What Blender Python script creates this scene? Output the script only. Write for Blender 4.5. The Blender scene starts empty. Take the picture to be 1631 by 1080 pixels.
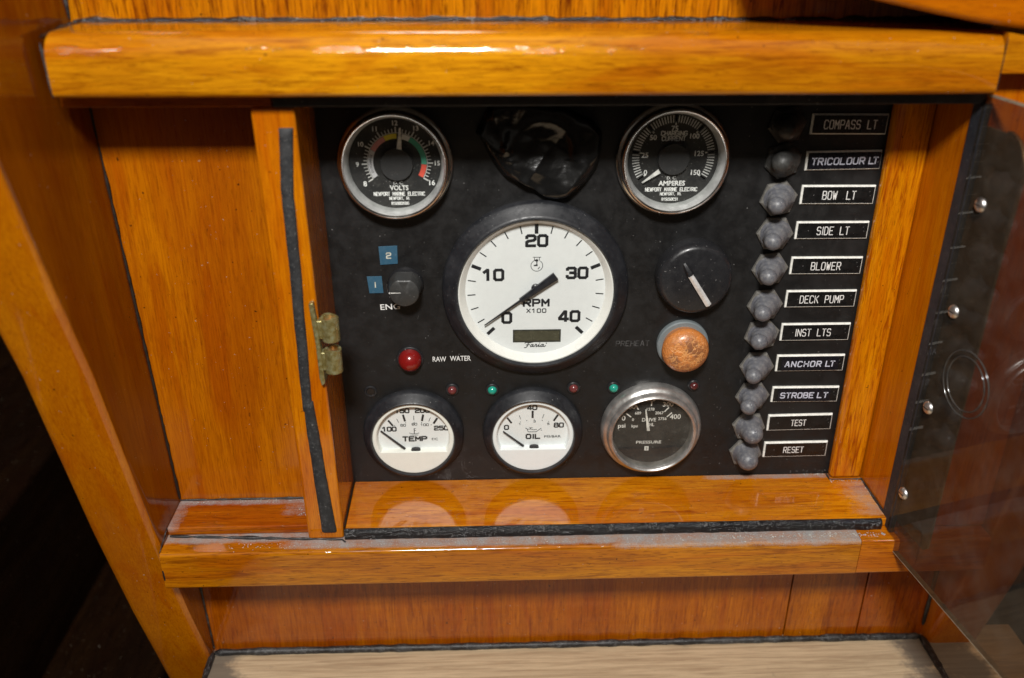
import bpy, bmesh, math, random
from mathutils import Vector, Matrix, noise
random.seed(7)
S = 0.001                                  # everything below is written in millimetres
scene = bpy.context.scene
C = scene.collection
PI = math.pi
R = math.radians

# ------------------------------------------------------------------ camera
cam_d = bpy.data.cameras.new('camera'); cam = bpy.data.objects.new('camera', cam_d); C.objects.link(cam)
pitch, yaw, roll = 0.454352, 0.0356538, 0.00259
f = Vector((math.sin(yaw)*math.cos(pitch), math.cos(yaw)*math.cos(pitch), -math.sin(pitch)))
rt = Vector((math.cos(yaw), -math.sin(yaw), 0)); up = rt.cross(f)
r2 = math.cos(roll)*rt + math.sin(roll)*up; u2 = -math.sin(roll)*rt + math.cos(roll)*up
m = Matrix((r2, u2, -f)).transposed().to_4x4(); m.translation = Vector((-8.404, -446.011, 210.179))*S
cam.matrix_world = m
cam_d.sensor_width = 23.6; cam_d.lens = 1450.195/1631*23.6
cam_d.clip_start = 0.01; cam_d.clip_end = 20
cam_d.dof.use_dof = True; cam_d.dof.focus_distance = 0.495; cam_d.dof.aperture_fstop = 3.5
scene.camera = cam
scene.view_settings.view_transform = 'Standard'; scene.view_settings.look = 'None'
scene.view_settings.exposure = 0.0; scene.view_settings.gamma = 1.0

# ------------------------------------------------------------------ world: dim cabin light, paler overhead
w = bpy.data.worlds.new('World'); scene.world = w; w.use_nodes = True
nt = w.node_tree; bg = nt.nodes['Background']
tc = nt.nodes.new('ShaderNodeTexCoord'); sp = nt.nodes.new('ShaderNodeSeparateXYZ'); rp = nt.nodes.new('ShaderNodeValToRGB')
mr = nt.nodes.new('ShaderNodeMapRange'); mr.inputs[1].default_value = -1; mr.inputs[2].default_value = 1
nt.links.new(tc.outputs['Generated'], sp.inputs[0]); nt.links.new(sp.outputs[2], mr.inputs[0]); nt.links.new(mr.outputs[0], rp.inputs[0]); nt.links.new(rp.outputs[0], bg.inputs[0])
e = rp.color_ramp.elements
e[0].position = 0.25; e[0].color = (0.03, 0.02, 0.014, 1); e[1].position = 1.0; e[1].color = (1.9, 1.82, 1.7, 1)
k = e.new(0.55); k.color = (0.13, 0.10, 0.075, 1); k = e.new(0.78); k.color = (0.75, 0.69, 0.60, 1)
bg.inputs[1].default_value = 0.25

# ------------------------------------------------------------------ cabin lamp above and behind the camera
L = bpy.data.lights.new('cabin_lamp', 'AREA'); L.shape = 'RECTANGLE'; L.size = 0.15; L.size_y = 0.11; L.energy = 13; L.color = (1, 0.975, 0.935)
lo = bpy.data.objects.new('cabin_lamp', L); C.objects.link(lo)
lo.location = Vector((-75, -760, 722))*S
lo.rotation_euler = (Vector((20, 0, 20))*S - lo.location).to_track_quat('-Z', 'Y').to_euler()

# ------------------------------------------------------------------ node helpers
class NT:
    def __init__(s, name):
        s.m = bpy.data.materials.new(name); s.m.use_nodes = True; s.t = s.m.node_tree
        s.b = s.t.nodes['Principled BSDF']; s.out = s.t.nodes['Material Output']
        s.tc = s.t.nodes.new('ShaderNodeTexCoord').outputs['Object']
    def n(s, kind, **kw):
        x = s.t.nodes.new('ShaderNode'+kind)
        for k, v in kw.items(): setattr(x, k, v)
        return x
    def put(s, sock, v):
        if isinstance(v, bpy.types.NodeSocket): s.t.links.new(v, sock)
        elif isinstance(v, tuple) and len(v) == 3 and sock.type == 'RGBA': sock.default_value = v+(1,)
        else: sock.default_value = v
    def noise(s, scale=(1,1,1), size=1.0, detail=3, rough=.55, off=(0,0,0), dist=0):
        mp = s.n('Mapping'); s.put(mp.inputs[0], s.tc); mp.inputs['Scale'].default_value = scale; mp.inputs['Location'].default_value = off
        x = s.n('TexNoise'); s.put(x.inputs['Vector'], mp.outputs[0]); x.inputs['Scale'].default_value = size
        x.inputs['Detail'].default_value = detail; x.inputs['Roughness'].default_value = rough; x.inputs['Distortion'].default_value = dist
        return x.outputs['Fac']
    def mr(s, v, a, b, c=0., d=1., smooth=True):
        x = s.n('MapRange'); x.interpolation_type = 'SMOOTHSTEP' if smooth else 'LINEAR'
        s.put(x.inputs[0], v)
        for i, q in enumerate((a, b, c, d)): x.inputs[i+1].default_value = q
        return x.outputs[0]
    def math(s, op, a, b=0.0):
        x = s.n('Math', operation=op); s.put(x.inputs[0], a); s.put(x.inputs[1], b); return x.outputs[0]
    def mix(s, f, a, b, mode='MIX'):
        x = s.n('Mix', data_type='RGBA', blend_type=mode); s.put(x.inputs[0], f); s.put(x.inputs[6], a); s.put(x.inputs[7], b); return x.outputs[2]
    def bump(s, h, strength=.3, dist=.0002):
        x = s.n('Bump'); s.put(x.inputs['Height'], h); x.inputs['Strength'].default_value = strength; x.inputs['Distance'].default_value = dist; return x.outputs[0]
    def set(s, **kw):
        names = dict(color='Base Color', rough='Roughness', metal='Metallic', coat='Coat Weight', coat_rough='Coat Roughness', normal='Normal', coat_normal='Coat Normal', spec='Specular IOR Level', trans='Transmission Weight', sss='Subsurface Weight', coat_ior='Coat IOR', ior='IOR')
        for k, v in kw.items(): s.put(s.b.inputs[names[k]], v)
        return s.m
    def box(s, x=None, y=None, z=None, soft=6):
        """soft mask, 1 inside the given mm ranges of the object coordinates"""
        sep = s.n('SeparateXYZ'); s.put(sep.inputs[0], s.tc); r = 1.0
        for i, q in enumerate((x, y, z)):
            if q is None: continue
            sf = soft*(4 if i == 0 and soft < 4 else 1)
            a = s.mr(sep.outputs[i], (q[0]-sf)*S, (q[0]+sf)*S); b = s.mr(sep.outputs[i], (q[1]-sf)*S, (q[1]+sf)*S, 1., 0.)
            v = s.math('MULTIPLY', a, b); r = v if r == 1.0 else s.math('MULTIPLY', r, v)
        return r

def wood(name, grain='x', dark=(.16,.035,.003), mid=(.40,.125,.006), light=(.56,.22,.014), off=0., streak=.6, coat=1., cr=.07, cior=1.58, dust=(), dust_amt=1., figure=1., pores=.5, blotch=.7):
    t = NT(name)
    al, ac = 26., 330.
    def sc(a, c): return {'x': (a, c, c), 'z': (c, c, a), 'y': (c, a, c)}[grain]
    o = (off, off*.7, off*1.3)
    big = t.noise(sc(3*figure, 45), 1, 4, .55, o, .8)
    med = t.noise(sc(al, ac), 1, 5, .62, o, 1.6)
    fib = t.noise(sc(45, 1300), 1, 5, .7, o, .4)
    por = t.noise(sc(150, 1900), 1, 2, .5, o, .3)
    blot = t.noise(sc(38, 120), 1, 5, .68, (off+3, off, off), 1.2)
    tone = t.noise((7, 7, 7), 1, 3, .6, (off+1, off, 2))
    col = t.mix(t.mr(big, .30, .70), mid, light)
    col = t.mix(t.mr(tone, .38, .68, 0., .55), col, tuple(.45*a_+.55*b_ for a_, b_ in zip(mid, dark)))
    redn = t.noise(sc(8, 60), 1, 4, .6, (off+5, off, off+2), 1.)
    col = t.mix(t.mr(redn, .47, .66, 0., .55), col, (mid[0]*.80, mid[1]*.52, mid[2]*.6))
    col = t.mix(t.math('MULTIPLY', t.mr(med, .48, .70), min(1, streak*1.15)), col, dark)
    col = t.mix(t.mr(fib, .36, .70, 0., .50), col, dark)
    col = t.mix(t.mr(por, .58, .68, 0., pores), col, (dark[0]*.35, dark[1]*.35, dark[2]*.35))
    col = t.mix(t.mr(blot, .60, .76, 0., .70*blotch), col, (dark[0]*.7, dark[1]*.55, dark[2]*.5))
    spk = t.noise((1, 1, 1), 380, 2, .5, (off, 1, 1)); col = t.mix(t.mr(spk, .735, .765, 0., .8), col, (.03, .010, .003))
    lint = t.noise((1, 1, 1), 620, 2, .5, (off, 5, 1)); ln = t.mr(lint, .745, .765, 0., .6)
    col = t.mix(ln, col, (.42, .36, .28))
    coatw = coat; rgh = cr
    if dust:
        dm = 0.0
        for b in dust:
            v = t.box(*b[:3], soft=b[3] if len(b) > 3 else 5); dm = v if dm == 0.0 else t.math('MAXIMUM', dm, v)
        n1 = t.noise((1, 1, 1), 120, 9, .78, (off, 0, 2)); n2 = t.noise((1, 1, 1), 1400, 4, .75); n3 = t.noise((60, 1, 1), 1, 3, .6, (off, 4, 2))
        nn_ = t.math('ADD', t.math('MULTIPLY', n1, 1.9), t.math('ADD', t.math('MULTIPLY', n2, .9), t.math('MULTIPLY', n3, .9)))
        v = t.mr(t.math('ADD', t.math('MULTIPLY', dm, 1.25), nn_), 2.35, 3.35, 0., dust_amt, smooth=False)
        col = t.mix(v, col, t.mix(n2, (.10, .095, .09), (.50, .48, .47)))
        coatw = t.math('MULTIPLY', t.mr(v, 0., .5, 1., .1), coat)
    smear = t.noise((1, 1, 1), 38, 5, .65, (off, 2, 8)); rgh = t.mr(smear, .42, .72, cr, cr+.09)
    wav = t.noise(sc(12, 45), 1, 2)
    fine = t.noise((1, 1, 1), 900, 2)
    pit = t.mr(por, .62, .70, 0., -.5)
    return t.set(color=col, rough=.5, spec=0., coat=coatw, coat_rough=rgh, coat_ior=cior,
                 coat_normal=t.bump(t.math('ADD', t.math('ADD', wav, pit if grain == 'x' else 0.), t.math('MULTIPLY', fine, .05)), .12, .0011))

def plain(name, color, rough=.5, metal=0., coat=0., vary=.25, vs=300, bump=0., bs=900, **kw):
    t = NT(name); n = t.noise((1, 1, 1), vs, 4, .6)
    lo_ = tuple(c*(1-vary) for c in color); hi = tuple(min(1, c*(1+vary)) for c in color)
    col = t.mix(t.mr(n, .3, .7), lo_, hi)
    rr = t.mr(n, .3, .7, max(.02, rough*.85), min(1, rough*1.15))
    d = dict(color=col, rough=rr, metal=metal, coat=coat, coat_rough=.1)
    if bump: d['normal'] = t.bump(t.noise((1, 1, 1), bs, 3), bump, .0003)
    d.update(kw); return t.set(**d)

def dusty(name, color, rough=.5, dustc=(.2, .2, .2), lo_=.62, hi=.75, amt=.6, vs=260, coat=0., bump=.1, spec=.5):
    t = NT(name); n = t.noise((1, 1, 1), vs, 6, .7); n2 = t.noise((1, 1, 1), vs*.22, 3, .6, (1, 4, 2))
    sp_ = t.noise((1, 1, 1), 1150, 1, .5, (3, 2, 0)); sp2 = t.noise((1, 1, 1), 620, 1, .5, (7, 2, 0))
    col = t.mix(t.mr(n2, .4, .7, 0., amt*.35), color, dustc)
    col = t.mix(t.mr(n, lo_, hi, 0., amt), col, dustc)
    col = t.mix(t.mr(sp_, .75, .79, 0., .55), col, (.35, .34, .33))
    col = t.mix(t.mr(sp2, .76, .78, 0., .5), col, (.3, .29, .28))
    return t.set(color=col, rough=t.mr(n, .35, .7, rough, min(1, rough+.22)), coat=coat, spec=spec, normal=t.bump(t.noise((1, 1, 1), 1800, 3), bump, .0002))

M = {}
# woodwork: varnished teak
M['beam'] = wood('varnished_teak_beam', 'x', off=1.1, blotch=1., cr=.04, mid=(.52,.180,.002), light=(.74,.320,.005), dark=(.20,.040,.001), pores=.35)
M['rail'] = wood('varnished_teak_rail', 'x', off=4.3, mid=(.50,.160,.002), light=(.70,.285,.005), dark=(.15,.027,.001), pores=.5,
    dust=(((-118, 240), (-54.5, -40), (-108, -103), 2.5), ((-200, -60), (-48, -36), (-108, -103), 3), ((60, 240), (-57, -40), (-108, -103), 2)))
M['ledge'] = wood('varnished_teak_ledge', 'x', off=7.7, cior=1.85, mid=(.60,.185,.002), light=(.80,.32,.006), dark=(.30,.055,.001), streak=.75, cr=.05,
    dust=(((198, 220), (-42, -8), (-102, -98), 3), ((120, 197), (-5, 3), (-102, -98), 1.5)), dust_amt=.8)
M['bayledge'] = wood('varnished_teak_bay_ledge', 'x', off=9.2, mid=(.38,.090,.001), light=(.50,.145,.002), dark=(.15,.020,.001),
    dust=(((-200, -100), (-21, -10), (-102, -98), 2.5), ((-124, -100), (-33, -10), (-102, -98), 5), ((-190, -174), (-45, -10), (-102, -98), 4)))
M['board'] = wood('varnished_board', 'z', off=2.9, cr=.12, blotch=0.25, mid=(.40,.100,.001), light=(.50,.150,.001), dark=(.20,.033,.001), streak=.35, pores=.3)
M['lowboard'] = wood('varnished_lower_board', 'z', off=12.9, blotch=0.5, mid=(.37,.088,.001), light=(.48,.135,.001), dark=(.15,.022,.001), streak=.55, pores=.3,
    dust=(((-190, 280), (-20, -10), (-216, -213), 1.5),), dust_amt=.6)
M['upboard'] = wood('varnished_upper_board', 'z', off=22.9, mid=(.46,.14,.001), light=(.62,.22,.002), dark=(.12,.022,.001), streak=.85, pores=.5)
M['post'] = wood('varnished_post', 'z', off=15.1, blotch=0.3, mid=(.55,.155,.001), light=(.66,.22,.002), dark=(.27,.048,.001), streak=.5, pores=.25)
M['trim'] = wood('varnished_trim', 'z', off=18.4, mid=(.58,.18,.001), light=(.74,.29,.002), dark=(.26,.035,.001), streak=.75, figure=2.5, pores=.4)
M['jamb'] = wood('varnished_jamb', 'z', off=19.9, blotch=0.25, mid=(.55,.155,.001), light=(.64,.20,.001), dark=(.28,.05,.001), streak=.35, pores=.2)
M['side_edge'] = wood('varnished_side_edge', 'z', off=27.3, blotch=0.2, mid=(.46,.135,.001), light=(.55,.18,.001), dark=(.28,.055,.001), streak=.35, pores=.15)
M['side'] = wood('varnished_side_shaded', 'z', off=25.3, blotch=0.2, mid=(.21,.054,.001), light=(.29,.085,.001), dark=(.11,.018,.001), streak=.35, pores=.15)  # left inner face: shade of the grazing lamp put into the wood colour
t = NT('pale_bare_teak')
a = t.noise((14, 360, 360), 1, 7, .65, (3, 0, 0), .8); b = t.noise((60, 1800, 1800), 1, 4, .65); g = t.noise((1, 1, 1), 45, 5, .65)
col = t.mix(t.mr(a, .35, .7), (.60, .46, .29), (.38, .27, .16)); col = t.mix(t.mr(b, .4, .75, 0., .35), col, (.18, .12, .08))
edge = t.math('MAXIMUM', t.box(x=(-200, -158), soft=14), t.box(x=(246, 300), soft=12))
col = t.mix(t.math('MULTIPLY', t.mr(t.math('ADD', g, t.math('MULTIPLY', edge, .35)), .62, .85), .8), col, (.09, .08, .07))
M['bare'] = t.set(color=col, rough=.62, normal=t.bump(b, .4, .0002))
M['void'] = plain('unlit_cabin', (.004, .003, .003), .9, spec=.05)  # near-black colour stands in for the unlit space around the console

M['panel'] = dusty('black_panel_laminate', (.0062, .0060, .0062), .42, (.05, .048, .046), .64, .82, .26, 120)
M['rubber_strip'] = dusty('dusty_black_rubber', (.016, .017, .019), .6, (.11, .11, .11), .5, .72, .5, 700, bump=.35)
M['tar'] = None
t = NT('shiny_black_sealant'); n = t.noise((90, 320, 320), 1, 5, .65); n2 = t.noise((1, 1, 1), 500, 3)
dustm = t.mr(t.noise((1, 1, 1), 210, 6, .7), .56, .70, 0., .65)
M['tar'] = t.set(color=t.mix(dustm, (.008, .008, .009), (.16, .155, .15)), rough=t.mix(dustm, (.16,)*3, (.8,)*3), normal=t.bump(t.math('ADD', n, t.math('MULTIPLY', n2, .4)), .9, .0022))
M['gasket'] = dusty('black_painted_gasket', (.010, .011, .013), .42, (.10, .10, .10), .58, .75, .4, 400)
M['bluegasket'] = dusty('dark_door_gasket', (.014, .017, .024), .5, (.09, .095, .11), .6, .75, .4, 400)
M['caulk'] = dusty('grimy_caulk', (.012, .011, .011), .35, (.15, .15, .15), .52, .70, .7, 420, bump=.9)
M['seam'] = plain('dark_seam', (.012, .007, .004), .6)
M['bezel'] = dusty('satin_black_bezel', (.012, .013, .016), .36, (.13, .13, .14), .62, .80, .28, 380, bump=.12)
M['chrome'] = plain('chrome_bezel', (.80, .78, .74), .22, 1., vary=.12, vs=120, bump=.05, bs=400)
M['alu'] = plain('dull_polished_bezel', (.56, .55, .53), .33, .8, vary=.22, vs=160, bump=.15, bs=500)
M['white'] = plain('white_dial', (.78, .80, .80), .45, vary=.015)
M['whitering'] = plain('white_plastic_ring', (.85, .84, .80), .38, vary=.02)
M['mask'] = plain('white_dial_cover', (.85, .88, .89), .35, vary=.015)
M['maskwarm'] = plain('aged_white_dial_cover', (.86, .86, .80), .35, vary=.02)
M['dialblack'] = dusty('black_dial', (.010, .010, .010), .55, (.10, .095, .085), .56, .74, .5, 330)
M['hub'] = dusty('dark_hub_cover', (.022, .022, .023), .6, (.09, .09, .09), .6, .8, .3, 300)
M['print'] = plain('black_print', (.012, .013, .016), .5)
M['wprint'] = plain('white_print', (.80, .80, .78), .55, vary=.12)
M['wprint_dim'] = plain('grey_print', (.62, .62, .60), .6, vary=.2)
M['fade'] = plain('faded_print', (.075, .075, .075), .6, vary=.6, vs=500)
M['tapeprint'] = plain('bluish_white_print', (.58, .60, .70), .5, vary=.1)
M['lcd'] = plain('lcd_window', (.075, .07, .045), .25, vary=.1)
M['lcdframe'] = plain('lcd_frame', (.04, .04, .03), .4)
M['needleblack'] = plain('black_needle', (.016, .017, .022), .35)
M['needlewhite'] = plain('white_needle', (.72, .72, .69), .5)
for nme, c in (('bgrey', (.55, .55, .57)), ('bpink', (.70, .30, .28)), ('byellow', (.85, .72, .06)), ('bgreen', (.08, .40, .27)), ('bred', (.80, .11, .07)), ('bwhite', (.8, .8, .77))):
    M[nme] = plain('scale_'+nme[1:], c, .5, vary=.06)
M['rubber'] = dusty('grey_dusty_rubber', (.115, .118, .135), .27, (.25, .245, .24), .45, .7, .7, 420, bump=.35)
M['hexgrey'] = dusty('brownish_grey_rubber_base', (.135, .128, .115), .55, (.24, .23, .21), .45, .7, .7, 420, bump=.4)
M['rubber_shaded'] = dusty('shaded_rubber', (.035, .035, .034), .42, (.09, .088, .08), .45, .7, .6, 420, bump=.35)  # darker copy for the top two boots; beam shadow put into the colour
M['knob'] = dusty('black_knob', (.016, .016, .018), .25, (.07, .07, .07), .6, .8, .4, 300)
M['knobgrey'] = dusty('grey_black_knob', (.035, .035, .034), .4, (.10, .10, .095), .55, .75, .5, 300)
M['plate_core'] = plain('label_core_white', (.84, .83, .77), .45, vary=.15, vs=500)
M['plate_face'] = dusty('label_face_black', (.006, .006, .006), .25, (.05, .05, .05), .62, .8, .4, 300)
M['tape_face'] = dusty('embossing_tape_black', (.007, .007, .011), .2, (.05, .05, .06), .64, .8, .3, 300)
M['bluetag'] = dusty('blue_embossing_tape', (.03, .10, .165), .4, (.15, .2, .25), .55, .8, .3, 400)
M['tagprint'] = plain('tag_print', (.50, .50, .42), .6)
M['ringgrey'] = dusty('grey_lamp_ring', (.17, .20, .21), .45, (.25, .27, .29), .5, .7, .5, 300)
M['satin'] = plain('satin_inner_ring', (.60, .61, .60), .42, .45, vary=.15, vs=200)
M['steel'] = plain('steel_screw', (.74, .72, .70), .36, 1., vary=.15)
M['keymetal'] = plain('bright_key_metal', (.88, .87, .84), .34, .35, vary=.2)
t = NT('tarnished_brass'); n = t.noise((1, 1, 1), 330, 5, .65); n2 = t.noise((1, 1, 1), 900, 3)
M['brass'] = t.set(color=t.mix(t.mr(n, .35, .75), (.42, .34, .12), (.30, .31, .19)), rough=t.mr(n, .3, .7, .28, .5), metal=t.mr(n, .35, .75, .8, .45), normal=t.bump(n2, .25, .0002))
M['copper'] = plain('copper_bore', (.35, .14, .07), .4, .6)
t = NT('cracked_orange_rubber'); n = t.noise((1, 1, 1), 150, 5, .65)
v = t.n('TexVoronoi', feature='DISTANCE_TO_EDGE'); v.inputs['Scale'].default_value = 210; mp = t.mix(.012, t.tc, t.n('TexNoise').outputs['Color'])
t.put(v.inputs['Vector'], mp); sepn = t.n('SeparateXYZ'); t.put(sepn.inputs[0], t.tc)
front = t.mr(sepn.outputs[1], -.0165, -.0105, 1., 0.)
crack = t.mr(v.outputs['Distance'], .02, .10, 1., 0.)
stain = t.math('MULTIPLY', front, t.mr(n, .38, .60))
col = t.mix(t.math('MULTIPLY', stain, .85), (.66, .23, .055), (.16, .075, .045))
col = t.mix(t.math('MULTIPLY', t.math('MULTIPLY', crack, front), .75), col, (.80, .38, .13))
M['orange'] = t.set(color=col, rough=.36, coat=.35, coat_rough=.2, normal=t.bump(t.math('ADD', n, t.math('MULTIPLY', crack, -.25)), .6, .0012))
def gem(name, c, r=.12):
    t = NT(name); n = t.noise((1, 1, 1), 500, 3)
    return t.set(color=t.mix(n, tuple(q*.75 for q in c), tuple(min(1, q*1.2) for q in c)), rough=r+.08, coat=.6, coat_rough=.08, sss=.0)
M['redlens'] = gem('red_lens', (.22, .009, .008)); M['dimred'] = gem('dim_red_lens', (.16, .035, .035)); M['greenlens'] = gem('green_lens', (.02, .33, .24)); M['darkred'] = gem('dark_red_lens', (.09, .018, .018))
M['lint'] = plain('grey_lint', (.42, .41, .38), .9, vary=.3)
# black vinyl tape
t = NT('black_vinyl_tape'); n = t.noise((1, 1, 1), 260, 3)
M['vinyl'] = t.set(color=(.008, .008, .008), rough=.23, coat=.35, coat_rough=.16, normal=t.bump(n, .35, .0008))
def clear(name, tint, haze, hazec, gl_rough=.03, ior=1.45, smear=0.):
    t = NT(name); t.t.nodes.remove(t.b)
    tr = t.n('BsdfTransparent'); tr.inputs[0].default_value = tint+(1,)
    df = t.n('BsdfDiffuse'); df.inputs[0].default_value = hazec+(1,)
    gl = t.n('BsdfGlossy'); gl.inputs['Roughness'].default_value = gl_rough; gl.inputs[0].default_value = (1, 1, 1, 1)
    fr = t.n('Fresnel'); fr.inputs[0].default_value = ior; bf = t.n('NewGeometry').outputs['Backfacing']; frf = t.math('MULTIPLY', fr.outputs[0], t.math('SUBTRACT', 1.0, bf))
    n = t.noise((1, 1, 1), 60, 6, .7); s2 = t.noise((1, 1, 1), 480, 3)
    hz = t.math('ADD', t.mr(n, .35, .8, haze*.5, haze*1.6+smear), t.mr(s2, .74, .77, 0., smear*3))
    m1 = t.n('MixShader'); t.put(m1.inputs[0], hz); t.put(m1.inputs[1], tr.outputs[0]); t.put(m1.inputs[2], df.outputs[0])
    m2 = t.n('MixShader'); t.put(m2.inputs[0], frf); t.put(m2.inputs[1], m1.outputs[0]); t.put(m2.inputs[2], gl.outputs[0])
    t.put(t.out.inputs[0], m2.outputs[0]); return t.m
M['glass'] = clear('gauge_glass', (.97, .98, .97), .008, (.5, .48, .45), .03, 1.3)
M['dirtyglass'] = clear('dusty_gauge_glass', (.93, .93, .9), .03, (.4, .37, .33), .05, 1.35, .03)
M['smoke'] = clear('smoked_acrylic', (.60, .51, .42), .07, (.27, .25, .22), .02, 1.33, .03)
M['cutedge'] = plain('acrylic_cut_edge', (.30, .27, .20), .3, 0., coat=.8)
M['ringclear'] = plain('clear_ring', (.05, .045, .04), .2, 0., coat=1.)
M['hingemetal'] = dusty('weathered_hinge_metal', (.16, .16, .12), .5, (.32, .32, .29), .45, .7, .7, 130)
M['hingeedge'] = plain('hinge_edge', (.5, .49, .42), .35, .7)

# ------------------------------------------------------------------ mesh helpers
def mk(name, verts, faces, mat, parent=None, smooth=False, angle=None):
    me = bpy.data.meshes.new(name); me.from_pydata([Vector(v)*S for v in verts], [], faces); me.update()
    o = bpy.data.objects.new(name, me); C.objects.link(o)
    me.materials.append(M[mat] if isinstance(mat, str) else mat)
    if smooth:
        me.polygons.foreach_set('use_smooth', [True]*len(me.polygons))
        if angle is not None: me.set_sharp_from_angle(angle=R(angle))
    if parent: o.parent = parent
    return o
def fixn(o):
    bm = bmesh.new(); bm.from_mesh(o.data); bmesh.ops.recalc_face_normals(bm, faces=bm.faces); bm.to_mesh(o.data); bm.free(); return o
def bevel(o, wdt, seg=3, wob=0.):
    bm = bmesh.new(); bm.from_mesh(o.data); bmesh.ops.recalc_face_normals(bm, faces=bm.faces)
    bmesh.ops.bevel(bm, geom=[e_ for e_ in bm.edges if e_.calc_face_angle(0) > .4], offset=wdt*S, segments=seg, profile=.5, affect='EDGES', clamp_overlap=True)
    bm.to_mesh(o.data); bm.free()
    o.data.polygons.foreach_set('use_smooth', [True]*len(o.data.polygons)); o.data.set_sharp_from_angle(angle=R(50))
    wn = o.modifiers.new('weighted', 'WEIGHTED_NORMAL'); wn.keep_sharp = True; wn.weight = 100; return o
BF = [(0,1,2,3),(7,6,5,4),(0,4,5,1),(1,5,6,2),(2,6,7,3),(3,7,4,0)]
def board(name, x, y, z, mat, parent, xt=None, bev=1., yt=None, seg=3):
    """box from x,y,z ranges; xt / yt = ranges at its top when it leans"""
    xt = xt or x; yt = yt or y
    v = [(x[0],y[0],z[0]),(x[1],y[0],z[0]),(x[1],y[1],z[0]),(x[0],y[1],z[0]),(xt[0],yt[0],z[1]),(xt[1],yt[0],z[1]),(xt[1],yt[1],z[1]),(xt[0],yt[1],z[1])]
    o = mk(name, v, BF, mat, parent); fixn(o)
    return bevel(o, bev, seg) if bev else o
def prism(name, prof, a, b, axis, mat, parent, bev=1., seg=3):
    """closed outline of 2-D points, extruded from a to b along axis ('x': pts are (y,z); 'y': pts are (x,z))"""
    n = len(prof); V = []
    for q in (a, b):
        for p in prof: V.append((q, p[0], p[1]) if axis == 'x' else (p[0], q, p[1]))
    F = [tuple(range(n)), tuple(range(2*n-1, n-1, -1))]+[(i, (i+1) % n, n+(i+1) % n, n+i) for i in range(n)]
    o = mk(name, V, F, mat, parent); fixn(o)
    return bevel(o, bev, seg) if bev else o
def lathe(name, prof, mat, parent, n=72, off=(0, 0, 0), angle=35, r_fn=None):
    """prof = (radius, height toward the viewer)"""
    V, F = [], []
    for (r, h) in prof:
        for i in range(n):
            t_ = 2*PI*i/n; rr = r*(r_fn(t_) if r_fn else 1); V.append((off[0]+rr*math.cos(t_), off[1]-h, off[2]+rr*math.sin(t_)))
    for j in range(len(prof)-1):
        for i in range(n):
            k_ = (i+1) % n; F.append((j*n+i, (j+1)*n+i, (j+1)*n+k_, j*n+k_))
    if prof[-1][0] > 0.02: F.append(tuple((len(prof)-1)*n+i for i in range(n-1, -1, -1)))
    o = mk(name, V, F, mat, parent, True, angle); fixn(o); return o
def ringlathe(*a, **k):            # open profile, no cap
    name, prof, mat, parent = a[:4]; n = k.get('n', 96); off = k.get('off', (0, 0, 0)); V, F = [], []
    for (r, h) in prof:
        for i in range(n):
            t_ = 2*PI*i/n; V.append((off[0]+r*math.cos(t_), off[1]-h, off[2]+r*math.sin(t_)))
    for j in range(len(prof)-1):
        for i in range(n):
            k_ = (i+1) % n; F.append((j*n+i, (j+1)*n+i, (j+1)*n+k_, j*n+k_))
    return mk(name, V, F, mat, parent, True, k.get('angle', 30))
def tube(name, pts, r, mat, parent, n=8, wob=0., flat=1., seed=0., step=3.0):
    P = [Vector(p) for p in pts]; Q = []
    for a_, b_ in zip(P, P[1:]):
        k_ = max(1, int((b_-a_).length/step)) if step else 1
        for i in range(k_): Q.append(a_.lerp(b_, i/k_))
    Q.append(P[-1]); V, F = [], []
    for i, q in enumerate(Q):
        d = (Q[min(i+1, len(Q)-1)]-Q[max(i-1, 0)]).normalized()
        a_ = d.cross(Vector((0, 1, 0)))
        if a_.length < .1: a_ = d.cross(Vector((0, 0, 1)))
        a_.normalize(); b_ = d.cross(a_)
        rr = r*(1+wob*noise.noise(q*.12+Vector((seed, 0, 0)))+wob*.5*noise.noise(q*.5+Vector((seed, 3, 0))))
        if i in (0, len(Q)-1): rr *= .5
        for j in range(n):
            t_ = 2*PI*j/n; V.append(tuple(q+a_*rr*math.cos(t_)+b_*rr*flat*math.sin(t_)))
    for i in range(len(Q)-1):
        for j in range(n): k_ = (j+1) % n; F.append((i*n+j, (i+1)*n+j, (i+1)*n+k_, i*n+k_))
    F += [tuple(range(n)), tuple((len(Q)-1)*n+j for j in range(n-1, -1, -1))]
    return fixn(mk(name, V, F, mat, parent, True, 60))
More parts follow.
